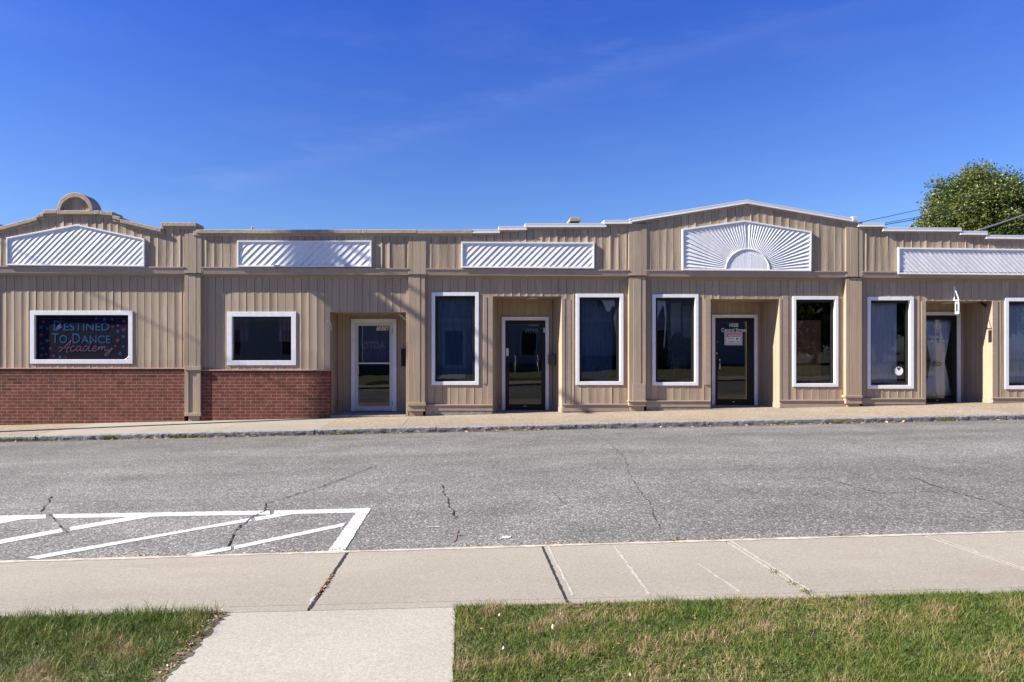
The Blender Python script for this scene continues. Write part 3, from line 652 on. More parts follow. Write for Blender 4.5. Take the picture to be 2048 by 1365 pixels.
# entrance recesses
RD = 0.97
def recess(xl, xr, yt, il, ir, boards=True, base_z=None):
    XL, XR, ZT = UX(xl), UX(xr), UZ(yt); XIL = UX(il, RD) if il else XL; XIR = UX(ir, RD) if ir else XR
    mb = MB()
    strips(mb, (XL, 0.0), (XIL, RD), -0.6, ZT, cup=(0, .002), groove=.006, rows=1, tvar=.03)
    strips(mb, (XIR, RD), (XR, 0.0), -0.6, ZT, cup=(0, .002), groove=.006, rows=1, tvar=.03)
    # ceiling slab
    mb.add([(XL, 0, ZT), (XR, 0, ZT), (XIR, RD, ZT - .01), (XIL, RD, ZT - .01)], [(0, 3, 2, 1)])
    # flat corner boards that close the wall thickness at the opening
    return mb, XL, XR, XIL, XIR, ZT
def back_wall(mb, XIL, XIR, ZT, hole):
    strips(mb, (XIL, RD), (XIR, RD), -0.6, ZT, [(UX(hole[0], RD) - XIL, -1, UX(hole[2], RD) - XIL, UZ(hole[1], RD))], cup=(0, .002), groove=.006, rows=1, tvar=.03)
RECS = [(660, 812, 625, 675, None, (706, 641, 789), 823), (985.5, 1123.5, 593, 995, 1105.5, (1007, 637, 1094), 820), (1421.5, 1559, 598.5, None, 1521.5, (1427, 632, 1511), 810), (1852, 1985, 602.5, None, 1929.5, (1835, 627, 1918), 805)]
for (xl, xr, yt, il, ir, hole, yd) in RECS:
    mb, XL, XR, XIL, XIR, ZT = recess(xl, xr, yt, il, ir)
    if xl == 1852: XIL = XL
    back_wall(mb, XIL, XIR, ZT, hole)
    mb.build('entrance_recess', M['tan'], BL)
    zf = UZ(yd, RD) - 0.005; fm = MB(); fm.box(min(XL, XIL) - .02, max(XR, XIR) + .02, -0.03, RD + .25, -0.7, zf)
    fm.build('entrance_floor', M['concrete_old'], BL, bevel=0.008)
    # narrow corner trims beside the opening and the low skirting inside
    tr = MB(); zsk = zf + 0.14
    tr.add([(XIR - .012, RD - .01, zf), (XIR - .012, RD - .01, zsk), (XR - .012, 0.02, zsk), (XR - .012, 0.02, zf)], [(0, 1, 2, 3)])
    tr.box(XIR - .03, XIR - .012, RD - .03, RD - .012, zf, ZT - .02); tr.build('recess_trim', M['trim'], BL)
# corner boards on the facade beside recesses
cb = MB()
for a, b, yt, yb, yy in ((813, 817, 560, 835, -.02), (1410, 1421.5, 598, 770, -.022), (1559, 1564, 598, 801, -.018), (1565, 1577, 592, 800, -.014), (966.5, 974, 594, 768, -.018), (975.5, 985.5, 594, 810, -.012), (1123.5, 1130, 597, 809, -.014), (1131, 1142, 600, 809, -.006), (1852 - 9, 1852, 603, 797, -.012), (1985, 1996, 603, 797, -.012)):
    cb = MB(); fbox(cb, a, yt, b, yb, yy, 0.006); cb.build('corner_board', M['trim'], BL, bevel=0.003)
cb = MB(); fbox(cb, 1258 + 8, 768, 1292 - 1, 804, -0.122, -.10); cb.build('pilaster_patch', M['trim'], BL, bevel=0.003)
# windows
def window(o_px, border, sash, label=None, yfr=-0.022, gl_y=0.085, glass=True):
    R_ = rectp(*o_px, yfr); k = (CAMD + yfr) / FPX; I_ = inset(R_, border * k)
    mb = MB(); mb.ring(R_, I_, yfr, 0.0); b2 = inset(R_, 0.045); mb.ring(b2, I_, 0.0, gl_y + .03)
    w = mb.build('window', M['white'], BL, bevel=0.004)
    if label: w['label'] = label
    g_in = I_
    if sash:
        sb = MB(); g_in = inset(I_, 0.062); sb.ring(inset(I_, .002), g_in, gl_y - .03, gl_y + .02); sb.build('sash', M['black'], w, bevel=0.003)
    if glass:
        gm = MB(); gm.add([(x_, gl_y, z_) for x_, z_ in inset(g_in, -.003)], [(0, 1, 2, 3)]); gm.build('glass', M['glass'], w)
    return w, g_in
W1, G1 = window((60, 622, 265, 728), 8.5, False)
W2, G2 = window((454, 624, 592, 731), 9.5, False)
WA, GA = window((863, 585, 957.5, 770.5), 7, True); WB, GB = window((1152, 588, 1247, 770.5), 7, True); WC, GC = window((1305, 589, 1397, 771.5), 6.5, True)
WD, GD = window((1586, 593, 1677, 774), 6.5, True); WE, GE = window((1735, 594, 1828, 778), 7, True); WF, GF = window((2011, 596, 2104, 779), 7, True)
# slatted panels
def clip(bm, poly):
    n = len(poly); a = sum(poly[i][0] * poly[(i + 1) % n][1] - poly[(i + 1) % n][0] * poly[i][1] for i in range(n))
    if a < 0: poly = poly[::-1]
    for i in range(n):
        p, q = poly[i], poly[(i + 1) % n]; nx, nz = q[1] - p[1], -(q[0] - p[0])
        bmesh.ops.bisect_plane(bm, geom=bm.verts[:] + bm.edges[:] + bm.faces[:], plane_co=(p[0], 0, p[1]), plane_no=Vector((nx, 0, nz)).normalized(), clear_outer=True)
def offset_poly(poly, d):
    n = len(poly); a = sum(poly[i][0] * poly[(i + 1) % n][1] - poly[(i + 1) % n][0] * poly[i][1] for i in range(n)); sg = 1 if a > 0 else -1; out = []
    for i in range(n):
        p0, p1, p2 = [Vector(poly[(i + k) % n]) for k in (-1, 0, 1)]; d1, d2 = (p1 - p0).normalized(), (p2 - p1).normalized()
        n1, n2 = Vector((-d1.y, d1.x)) * sg, Vector((-d2.y, d2.x)) * sg; m = (n1 + n2); m = m / (m.length_squared / 2) if m.length > 1e-6 else n1
        out.append(tuple(p1 + m * d))
    return out
YP = -0.172
def slat_panel(pts, period, ang, h, label=None, burst=None):
    poly = [U(px, py, YP) for px, py in pts]; inn = offset_poly(poly, 0.035); yb = YP + 0.034
    mb = MB(); mb.ring(poly, inn, YP, -0.1)
    fr = mb.build('slatted_panel', M['white'], BL, bevel=0.004)
    if label: fr['label'] = label
    sm_ = MB(); cx = sum(p[0] for p in inn) / len(inn); cz = sum(p[1] for p in inn) / len(inn)
    if burst is None:
        e = Vector((math.cos(ang), math.sin(ang))); t = Vector((-e.y, e.x)); k = -40
        while k < 40:
            o = k * period + random.uniform(-.003, .003); hh = h * random.uniform(.8, 1.15)
            P = [Vector((cx, cz)) + e * (o + s_) + t * l_ for s_ in (0, period - .004, period) for l_ in (-4, 4)]
            ys = [yb, yb, yb - hh, yb - hh, yb, yb]
            sm_.add([(p.x, y_, p.y) for p, y_ in zip(P, ys)], [(0, 2, 3, 1), (2, 4, 5, 3)]); k += 1
    else:
        bx, bz = U(burst[0], burst[1], YP); n = burst[2]; r0 = 0.40
        for i in range(n):
            a0, a1 = (math.pi * (1 - i / n), math.pi * (1 - (i + 1) / n)) if i >= n / 2 else (math.pi * (1 - (i + 1) / n), math.pi * (1 - i / n)); g_ = (a0 - a1) * .06
            vs = []
            for a_, lift in ((a0, 0), (a1 + g_, h), (a1, 0)):
                for r in (r0, 3.2): vs.append((bx + r * math.cos(a_), yb - lift * min(.8, .25 + r / 2.4) , bz + r * math.sin(a_)))
            sm_.add(vs, [(0, 2, 3, 1), (2, 4, 5, 3)])
    # orientation towards -Y
    o = sm_.build('slats', M['white_slat'], fr)
    bm = bmesh.new(); bm.from_mesh(o.data)
    clip(bm, offset_poly(inn, -.004))
    for f in bm.faces:
        if f.normal.y > 0: f.normal_flip()
    bm.to_mesh(o.data); bm.free()
    bk = MB(); bk.prism(offset_poly(inn, -.01), yb + 0.012, yb + .03); bk.build('backing', M['white_slat'], fr)
    if burst:
        ar = MB(); n = 24; bx, bz = U(burst[0], burst[1], YP); RX, RZ = 0.535, 0.515; zb = min(p[1] for p in inn)
        pts_ = [(bx + RX * math.cos(math.pi * k / n), max(zb, bz) + RZ * math.sin(math.pi * k / n)) for k in range(n + 1)]
        pin = [(bx + (RX - .024) * math.cos(math.pi * k / n), max(zb, bz) + (RZ - .024) * math.sin(math.pi * k / n)) for k in range(n + 1)]
        ar.ring(pts_, pin, YP + .002, yb + .02, closed=False); ar.build('sun_arch', M['white'], fr, bevel=.004)
        dm = MB(); dm.prism(pin, yb - .014, yb + .02)
        for gx in np.arange(-.42, .43, .17): dm.box(bx + gx - .004, bx + gx + .004, yb - .0155, yb - .01, max(zb, bz), max(zb, bz) + math.sqrt(max(.01, (RZ - .04) ** 2 * (1 - (gx / RX) ** 2))))
        dm.build('sun_disc', M['white_slat'], fr)
    return fr
P4 = math.pi / 4
slat_panel([(12, 475.5), (154, 449), (288.5, 478), (288.5, 533.5), (12, 531)], 0.100, -P4, 0.0155, 'white pediment shaped panel of diagonal slats')
slat_panel([(474, 481.5), (743, 481.5), (743, 534), (474, 534)], 0.128, -P4, 0.018)
slat_panel([(923, 484), (1189, 485.5), (1189, 537.5), (923, 536)], 0.110, -P4, 0.0165)
slat_panel([(1364.5, 458.5), (1490, 441), (1624, 463.5), (1623, 543), (1365, 541)], 0.1, 0, 0.04, 'white sunburst panel of radiating slats round a half disc', burst=(1495.5, 541, 50))
slat_panel([(1797, 495.5), (2072, 499), (2072, 551), (1797, 548.5)], 0.083, P4 + math.pi, 0.017)
# doors
def door(fr_px, jamb, leaf_m, frame_m, glass_px, label, midbar=None):
    x0, y0, x1, y1 = fr_px; yd = RD - .045
    f = MB(); zb = UZ(y1, yd)
    R_ = rectp(x0, y0, x1, y1, yd); k = (CAMD + yd) / FPX; j = jamb * k
    f.box(R_[0][0], R_[0][0] + j, yd, RD + .05, zb, R_[2][1] - j); f.box(R_[1][0] - j, R_[1][0], yd, RD + .05, zb, R_[2][1] - j); f.box(R_[0][0], R_[1][0], yd, RD + .05, R_[2][1] - j, R_[2][1])
    f.build('door_frame', frame_m, BL, bevel=.004)
    yl = RD - .02; L_ = [(R_[0][0] + j + .004, zb + .01), (R_[1][0] - j - .004, zb + .01), (R_[1][0] - j - .004, R_[2][1] - j - .004), (R_[0][0] + j + .004, R_[2][1] - j - .004)]
    G_ = rectp(*glass_px, yl); d = MB(); d.ring(L_, G_, yl, yl + .045)
    if midbar: fbox(d, glass_px[0], midbar[0], glass_px[2], midbar[1], yl + .004, yl + .04)
    o = d.build('door', leaf_m, BL, bevel=.003); o['label'] = label
    gm = MB(); gm.add([(x_, yl + .02, z_) for x_, z_ in inset(G_, -.004)], [(0, 1, 2, 3)]); gm.build('glass', M['glass'], o)
    return o, yl
D1, YD = door((702, 638, 793, 823), 8, M['alu'], M['white'], (716.5, 652, 779, 813), 'white framed glass shop door with a middle rail', (725.5, 728.5))
D2, _ = door((1003.5, 634, 1098, 820), 7, M['black'], M['white'], (1018, 649, 1083, 809), 'black framed glass door with white keypad')
D3, _ = door((1424, 629.5, 1515.5, 811), 6.5, M['black'], M['white'], (1435.5, 644, 1495, 799), 'black framed glass door lettered with the street address')
D4, _ = door((1831, 624, 1922, 806), 7, M['black'], M['white'], (1846, 640, 1905, 797), 'black framed glass door with a tied white curtain behind')
def part(name, m, parent, boxes, yn, yf, bevel=.002):
    mb = MB()
    for b_ in boxes: fbox(mb, *b_, yn, yf)
    return mb.build(name, m, parent, bevel=bevel)
def pull(parent, m, px, pa, pb_, r=.012):
    mb = MB(); X = UX(px, YD); za, zb = UZ(pa, YD), UZ(pb_, YD)
    mb.tube([(X, YD, za), (X, YD - .05, za), (X, YD - .055, (za + zb) / 2), (X, YD - .05, zb), (X, YD, zb)], r, 8); mb.build('handle', m, parent)
pull(D1, M['steel'], 717.5, 725, 747); pull(D2, M['black'], 1015, 722, 747); pull(D3, M['steel'], 1438, 719, 738, .016)
for p in (D1,): part('hinge', M['dark_metal'], p, [(784, 656, 786.5, 667)], YD - .012, YD, 0); part('hinge', M['dark_metal'], p, [(784, 802, 786.5, 812)], YD - .012, YD, 0); part('lock_plate', M['steel'], p, [(710.6, 697, 713.5, 715)], YD - .004, YD, 0)
part('hinge', M['alu'], D2, [(1087, 656, 1089.5, 666)], YD - .012, YD, 0); part('keypad', M['white'], D2, [(1012.6, 697, 1017, 712)], YD - .02, YD)
for k in range(4): part('keypad_button', M['greyboard'], D2, [(1014, 699 + k * 3.2, 1015.6, 700.6 + k * 3.2)], YD - .022, YD - .018, 0)
for d_, px, py in ((D2, 1013.5, 714), (D3, 1433, 707), (D3, 1435, 684)):
    mb = MB(); mb.disc(UX(px, YD), UZ(py, YD), .02 if py == 707 else .009, YD - .02, YD, 14); mb.build('lock', M['steel'], d_)
for d_, px, py in ((D2, 1050, 813), (D3, 1467, 804), (D4, 1875, 801)): part('makers_plate', M['steel'], d_, [(px - 2, py - .7, px + 2, py + .7)], YD - .003, YD, 0)
# lettering on the doors
YG = YD + .016
pl = MB(); pl.add([(*U(754.5, 653.4, YG - .003)[:1], YG - .003, U(754.5, 653.4, YG)[1]), (U(778, 0, YG)[0], YG - .003, UZ(653.4, YG)), (U(775.6, 0, YG)[0], YG - .003, UZ(661.4, YG)), (U(752, 0, YG)[0], YG - .003, UZ(661.4, YG))], [(0, 3, 2, 1)])
pl.build('number_plate', M['cream'], D1)
text_mesh('1016', 'lettering', M['ink'], D1, 755.3, 654.3, 775.3, 660.6, YG - .006, bold=0.012, shear=.25, spacing=1.35)
text_mesh('DTDA', 'lettering', M['faint'], D1, 726.5, 683.8, 770, 697, YG - .004, outline=True)
text_mesh('DESTINED TO DANCE ACADEMY', 'lettering', M['mauve'], D1, 725, 699.6, 771.5, 702.2, YG - .004, bold=.01)
mb = MB(); ribbon(mb, [U(px, py, YG - .005) for px, py in catmull([(736, 681), (734.5, 686), (735.5, 690), (737, 695), (738.5, 700)])], .009, YG - .005)
mb.add([(U(729, 0, YG)[0], YG - .0055, UZ(695, YG)), (U(733.5, 0, YG)[0], YG - .0055, UZ(694.6, YG)), (U(734.5, 0, YG)[0], YG - .0055, UZ(688.5, YG))], [(0, 1, 2)], 1)
mb.build('dancer_emblem', [M['mauve'], M['cyan']], D1)
text_mesh('1020', 'lettering', M['letter'], D3, 1459, 647, 1476.5, 654.3, YG - .004, bold=.018)
text_mesh('Central Street', 'lettering', M['letter'], D3, 1442.7, 656.8, 1492.8, 664, YG - .004, bold=.014)
text_mesh('1022', 'lettering', M['letter'], D4, 1867, 647.5, 1884, 655, YG - .004, shear=.2)
def script(strokes, name, m, parent, ox, oy, k, w, y):
    mb = MB()
    for s_ in strokes: ribbon(mb, [U(ox + a * k, oy + b * k, y) for a, b in catmull(s_, 5)], w, y)
    return mb.build(name, m, parent)
# faint script on door 1022 (crop scale 90/682)
script([[(85, 245), (110, 235), (100, 260), (90, 275)], [(120, 270), (135, 245), (130, 270), (150, 262), (160, 245), (165, 268), (185, 262), (195, 240), (190, 268), (210, 262), (225, 245), (220, 268), (240, 255), (245, 225), (240, 268), (265, 258), (275, 245), (268, 265), (300, 255)],
        [(130, 300), (125, 335), (145, 325), (155, 305), (160, 330), (185, 320), (195, 300), (200, 330), (225, 350), (195, 360), (215, 320)],
        [(265, 300), (245, 320), (265, 330), (285, 310), (290, 330), (310, 320), (320, 295), (325, 325), (345, 318), (355, 280), (350, 330), (375, 320), (385, 285), (380, 330)]], 'lettering', M['letter'], D4, 1845, 640, 90 / 682, .009, YG - .004)
text_mesh('soaps by hand', 'lettering', M['faint'], D4, 1859, 697.5, 1893, 700.5, YG - .004) if False else None
# ceiling lights of the recesses
for px, py, wpx in ((1065, 596, 18), (1897, 606, 18)):
    mb = MB(); X = UX(px, .35); Z = UZ(593 if px < 1500 else 602.5) - .012
    mb.add([(X + .13 * math.cos(a), .4 + .13 * math.sin(a), Z + dz) for dz in (0, -.02) for a in [2 * math.pi * k / 20 for k in range(20)]],
           [tuple(range(20, 40))] + [(k, (k + 1) % 20, 20 + (k + 1) % 20, 20 + k) for k in range(20)]); mb.build('ceiling_lamp', M['cream'], BL)
# rear shell, roof, interior
XA, XB = UX(-300), UX(2340)
sh = MB(); sh.box(XA, XA + .2, 0.24, 11, -1.0, 3.95); sh.box(XB - .2, XB, 0.24, 11, -1.0, 3.95); sh.box(XA + .2, XB - .2, 10.8, 11, -1.0, 3.95); sh.build('rear_wall', M['trim'], BL)
rf = MB(); rf.box(XA, XB, 0.24, 11, 3.95, 4.1); rf.build('roof', M['roof'], BL)
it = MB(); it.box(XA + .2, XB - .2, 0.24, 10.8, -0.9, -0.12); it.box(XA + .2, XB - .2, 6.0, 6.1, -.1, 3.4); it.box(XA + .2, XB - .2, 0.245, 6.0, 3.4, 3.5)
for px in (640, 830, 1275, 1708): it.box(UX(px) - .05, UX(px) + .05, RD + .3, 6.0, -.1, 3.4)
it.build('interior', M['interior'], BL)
for px, y0_, m_ in ((870, 2.0, None),): pass

# ------------------------------------------------------------------ things on and in the building
# dance school banner in the leftmost frame
k210 = 210 / 2048
def bx(a, b): return (60 + a * k210, 620 + b * k210)
YB = 0.045
BN = MB(); q = inset(G1, .004)
BN.prism([q[0], (q[1][0] - .11, q[1][1]), (q[1][0] - .03, q[1][1] + .03), (q[1][0], q[1][1] + .11), q[2], q[3]], YB, YB + .006)
ban = BN.build('banner', M['banner']); tag(ban, 'dark purple star covered dance school banner filling the leftmost white frame', 'banner')
cu_ = MB(); a_, b_ = (q[1][0] - .115, q[1][1]), (q[1][0], q[1][1] + .115)
ribbon(cu_, [(a_[0] + (b_[0] - a_[0]) * t, a_[1] + (b_[1] - a_[1]) * t - .03 * math.sin(math.pi * t)) for t in [i / 8 for i in range(9)]], .018, YB - .012); cu_.build('curled_corner', M['cloth_white'], ban)
def btxt(s, a, b, c, d, m, bold=.012): 
    p, q_ = bx(a, b), bx(c, d); return text_mesh(s, 'lettering', m, ban, p[0], p[1], q_[0], q_[1], YB - .004, bold=bold)
btxt('D', 462, 210, 610, 405, M['cyan']); btxt('ESTINED', 660, 255, 1550, 408, M['cyan'])
btxt('T', 425, 455, 555, 650, M['cyan']); btxt('O', 575, 490, 725, 655, M['cyan']); btxt('D', 825, 460, 980, 655, M['cyan']); btxt('ANCE', 1000, 500, 1570, 655, M['cyan'])
ACAD = [[(565, 825), (640, 760), (720, 680), (780, 615), (805, 590), (775, 670), (735, 740), (712, 800), (722, 832), (750, 815)], [(565, 748), (590, 735), (650, 745), (735, 742), (785, 732)],
        [(862, 725), (845, 706), (805, 735), (790, 780), (815, 810), (860, 795), (905, 755)], [(985, 722), (950, 706), (912, 740), (905, 790), (930, 803), (970, 765), (998, 715), (985, 770), (995, 804), (1045, 775)],
        [(1120, 722), (1085, 706), (1048, 745), (1042, 790), (1072, 803), (1120, 760), (1170, 680), (1215, 595)], [(1170, 680), (1145, 760), (1158, 806), (1225, 772), (1275, 745), (1290, 718), (1262, 706), (1228, 745), (1225, 795), (1265, 805), (1320, 760), (1352, 715), (1335, 800)],
        [(1335, 800), (1370, 740), (1405, 712), (1400, 750), (1390, 800)], [(1390, 800), (1430, 735), (1462, 712), (1460, 760), (1470, 803), (1510, 770), (1525, 720)], [(1525, 720), (1510, 775), (1535, 795), (1580, 750), (1598, 720), (1570, 800), (1520, 875), (1475, 893), (1462, 868), (1510, 830), (1580, 790), (1625, 752)]]
script(ACAD, 'lettering', M['mauve'], ban, 60, 620, k210, .017, YB - .006)
mb = MB()
for s_ in ([(605, 140), (590, 180), (600, 225), (585, 265), (600, 300)], [(655, 215), (625, 240), (600, 262)], [(600, 300), (625, 340), (650, 385), (672, 432)], [(600, 300), (570, 335), (520, 365)]): ribbon(mb, [U(*bx(a, b), YB - .007) for a, b in catmull(s_, 4)], .016, YB - .007)
mb.add([(U(*bx(a, b), YB)[0], YB - .0065, U(*bx(a, b), YB)[1]) for a, b in ((505, 372), (590, 368), (622, 330), (598, 258), (560, 300))], [(0, 1, 2, 3, 4)], 1)
mb.build('dancer_emblem', [M['pink'], mat('violet_print', (0.05, 0.05, 0.25), .6)], ban)
def stars(lst, m):
    for a, b, r in lst:
        mb = MB(); cx, cz = U(*bx(a, b), YB); r = r * k210 / 82; rot = random.uniform(-.25, .25); vs = [(cx, YB - .004, cz)]
        for k in range(10): rr = r if k % 2 == 0 else r * .42; vs.append((cx + rr * math.sin(rot + k * math.pi / 5), YB - .004, cz + rr * math.cos(rot + k * math.pi / 5)))
        mb.add(vs, [(0, 1 + (k + 1) % 10, 1 + k) for k in range(10)])
        mb.build('star', m, ban)
stars([(215, 340, 48), (340, 368, 38), (335, 605, 55), (250, 750, 40), (228, 885, 45), (588, 925, 40), (1455, 190, 48), (1605, 185, 38), (1715, 420, 45), (1825, 525, 50), (1825, 718, 42), (1762, 858, 52)], M['blue'])
stars([(265, 235, 42), (222, 492, 52), (222, 655, 32), (400, 752, 38), (315, 868, 32), (462, 898, 42), (695, 925, 34), (1298, 175, 34), (1830, 218, 42), (1718, 308, 34), (1615, 332, 32), (1832, 392, 56), (1712, 595, 50), (1668, 712, 36)], M['pink'])
# mailboxes
mbx = empty('mailbox', (UX(809, .9), .9, UZ(733, .9)), 'tall flat black mailbox on the wall right of the white framed glass door', 'mailbox')
m_ = MB(); X0_, X1_ = UX(802.3, .86), UX(820, .86); m_.box(X0_, X1_, .86, .955, UZ(733, .86), UZ(701, .86)); m_.build('body', M['black'], mbx, bevel=.006)
m_ = MB(); m_.box(X0_ - .004, X1_ + .004, .85, .955, UZ(701, .86), UZ(698.5, .86)); m_.build('lid', M['black'], mbx, bevel=.006)
mx_ = 2.245; mbx = empty('mailbox', (mx_, .62, UZ(730, .6)), 'small dark mailbox with a pitched lid on the recess wall beside the black keypad door', 'mailbox')
m_ = MB(); m_.box(mx_ - .13, mx_ + .02, .56, .86, UZ(730, .6), UZ(712, .6)); m_.build('body', M['dark_metal'], mbx, bevel=.006)
m_ = MB(); m_.add([(mx_ - .15, y_, z_) for y_, z_ in ((.55, UZ(712, .6)), (.87, UZ(712, .6)))] + [(mx_ + .02, y_, UZ(708.6, .6)) for y_ in (.55, .87)] + [(mx_ - .15, .55, UZ(712.8, .6)), (mx_ - .15, .87, UZ(712.8, .6)), (mx_ + .02, .55, UZ(712.8, .6)), (mx_ + .02, .87, UZ(712.8, .6))],
      [(0, 2, 3, 1), (0, 4, 6, 2), (1, 3, 7, 5), (0, 1, 5, 4), (2, 6, 7, 3)]); m_.build('lid', M['dark_metal'], mbx)
# warning notice on the door
yw = YG - .008
wn = MB(); fbox(wn, 1448.7, 664.6, 1485, 691, yw, yw + .004); wn = wn.build('warning_notice', M['greyboard']); tag(wn, 'grey backed red and white warning notice about security cameras on the black glass door', 'notice')
part('notice_panel', M['letter'], wn, [(1453.6, 674, 1480, 686.3)], yw - .002, yw, 0); part('notice_header', M['red'], wn, [(1453.2, 668, 1480.2, 674)], yw - .003, yw, 0)
text_mesh('WARNING', 'lettering', M['letter'], wn, 1454.6, 668.9, 1478.8, 673.2, yw - .006, bold=.02)
text_mesh('Security', 'lettering', M['ink'], wn, 1455.5, 675.6, 1468, 680, yw - .005, bold=.02); text_mesh('Cameras In Use', 'lettering', M['ink'], wn, 1455.5, 681.2, 1478.3, 685, yw - .005, bold=.02)
mb = MB(); fpoly(mb, [(1472, 677), (1477, 676), (1477.5, 678), (1474, 679.5), (1472, 679.5)], yw - .005, yw - .002); mb.build('camera_emblem', M['ink'], wn)
# hanging sign beside the last entrance
hs = empty('hanging_sign', (11.90, -.02, UZ(628)), 'small white sign board hung edge on from a bracket above the last entrance', 'sign')
XH = 11.90; m_ = MB(); m_.box(XH - .012, XH + .012, -.17, -.05, UZ(628.5, -.1), UZ(604.5, -.1)); m_.build('board', M['white'], hs, bevel=.003)
m_ = MB(); m_.box(XH - .0135, XH + .0135, -.15, -.07, UZ(624, -.1), UZ(607, -.1)); m_.build('painted_design', mat('sign_green', (0.05, 0.08, 0.07), .6), hs)
m_ = MB(); m_.tube([(XH, -.005, UZ(601.5)), (XH, -.17, UZ(601.5))], .012); m_.tube([(XH, -.005, UZ(573)), (XH, -.16, UZ(601))], .010); m_.tube([(XH, -.012, UZ(574)), (XH, -.012, UZ(602))], .014)
for y_ in (-.07, -.15): m_.tube([(XH, y_, UZ(602)), (XH, y_, UZ(605))], .005)
m_.build('bracket', M['white'], hs)
# security light at last recess, white rods
sl = empty('wall_lamp', (UX(1962, .2), .2, UZ(610, .2)), 'small black spotlight under the ceiling of the last entrance', 'lamp')
m_ = MB(); X = UX(1962, .2); Z = UZ(604, .2); m_.box(X - .05, X + .03, .17, .23, Z - .02, Z + .02); m_.build('base', M['black'], sl, bevel=.005)
m_ = MB(); m_.tube([(X, .2, Z - .02), (X + .05, .17, Z - .08), (X + .09, .14, Z - .11)], .022, 10, r2=.04); m_.build('lamp_head', M['black'], sl)
wr = MB(); wr.tube([(UX(798.5, .25), .25, UZ(629, .25)), (UX(804, .2), .2, UZ(633, .2)), (UX(812, .1), .1, UZ(641, .1))], .013); wr = wr.build('conduit', M['white']); tag(wr, 'thin bent white rod at the upper right corner of the white door recess', 'rod')
cs = MB(); cs.tube([(UX(655, -.03), -.02, UZ(640)), (UX(659, -.05), -.05, UZ(644)), (UX(661.5, -.05), -.04, UZ(650)), (UX(662.5, -.03), -.02, UZ(656)), (UX(661.5, -.02), .0, UZ(661))], .006); cs.disc(UX(656, -.05), UZ(641.5, -.05), .016, -.06, -.015)
tag(cs.build('cable_end', M['white']), 'white cable end dangling at the left corner of the white door recess', 'cable')
for px, lb in ((553, 'small grey floodlight under the left end of the brick bay slatted panel'), (693, 'small grey floodlight under the right end of the brick bay slatted panel')):
    fl = empty('floodlight', (UX(px, -.2), -.2, UZ(534, -.2)), lb, 'floodlight', 'small floodlights below the slatted panel')
    m_ = MB(); fbox(m_, px - 5.5, 530.2, px + 5.5, 534.2, -.27, -.185); m_.build('lamp_head', M['greyboard'], fl, bevel=.006)
    m_ = MB(); fbox(m_, px - 1, 533.5, px + 1, 537, -.2, -.13); m_.build('bracket', M['dark_metal'], fl)
# roof vent and pipe stub
rv = empty('roof_vent', (UX(1147, 4), 4, 4.1), 'small weathered vent box standing on the flat roof', 'vent')
m_ = MB(); m_.prism([U(1138, 445, 4), U(1137, 440.5, 4), U(1140, 437.5, 4), U(1157, 437.5, 4), U(1160.5, 441, 4), U(1159, 445, 4)], 3.8, 4.4); m_.build('cap', M['coping'], rv, bevel=.01)
m_ = MB(); m_.box(UX(1140, 4), UX(1157, 4), 3.9, 4.3, 4.1, UZ(445, 4)); m_.build('duct', M['dark_metal'], rv)
m_ = MB(); m_.tube([(UX(504, .3), .3, UZ(463, .3)), (UX(504, .3), .3, UZ(455.5, .3))], .025); m_.tube([(UX(502, .3), .3, UZ(456, .3)), (UX(506.5, .3), .3, UZ(455, .3))], .022); tag(m_.build('pipe_stub', M['coping']), 'tiny pipe stub poking above the tan parapet', 'pipe')
# curtains and cloths behind the glass
def curtain(name, m, left, right, zt, zb, y, label, waves=9, amp=.02, shape=None, cat='curtain'):
    n = waves * 8; rows = 16; mb = MB()
    for j in range(rows + 1):
        t = j / rows; z = zt + (zb - zt) * t; l, r = (left, right) if not shape else shape(t)
        for i in range(n + 1):
            u = i / n; mb.v.append((l + (r - l) * u, y + amp * math.sin(u * waves * 2 * math.pi + .7 * math.sin(5 * u)) * (.7 + .3 * math.sin(3 * t + 9 * u)), z))
    for j in range(rows):
        for i in range(n): q_ = j * (n + 1) + i; mb.f.append((q_, q_ + n + 1, q_ + n + 2, q_ + 1)); mb.mi.append(0); mb.t.append(1)
    o = mb.build(name, m, smooth=True); s_ = o.modifiers.new('cloth', 'SOLIDIFY'); s_.thickness = .003
    return tag(o, label, cat)
def gx(G): return G[0][0], G[1][0], G[2][1], G[0][1]
l, r, t_, b_ = gx(GE); curtain('curtain', M['cloth'], l - .05, r - .12, t_ + .05, b_ - .05, .22, 'grey blue curtain filling the window that carries the round sticker', 8, .018)
l, r, t_, b_ = gx(GF); curtain('curtain', M['cloth'], l - .05, r + .05, t_ + .05, b_ - .05, .22, 'grey blue pleated curtain filling the rightmost window', 9, .02)
l, r, t_, b_ = gx(GA); curtain('curtain', M['cloth_dark'], l - .05, r + .05, t_ + .05, b_ - .05, .40, 'dark blue curtain behind the window left of the keypad door', 12, .02)
l, r, t_, b_ = gx(GB); curtain('curtain', M['cloth_dark'], l - .05, r - .02, t_ + .05, b_ - .05, .45, 'blue curtain behind the window with torn white cloth', 11, .025)
def hour(t):
    c = UX(1875.5, RD + .12); w0, w1, w2 = .37, .175, .36
    if t < .56: w = w0 + (w1 - w0) * (t / .56) ** 1.1
    else: w = w1 + (w2 - w1) * ((t - .56) / .44) ** .9
    return c - w, c + w
curtain('curtain', M['cloth'], 0, 0, UZ(640, RD + .12), UZ(792, RD + .12), RD + .12, 'pale gathered curtain tied at the waist behind the last glass door', 14, .012, hour)
def cloth(name, pts, y, label, m=None):
    mb = MB(); mb.prism([U(*p, y) for p in pts], y, y + .006); return tag(mb.build(name, m or M['cloth_white']), label, 'cloth')
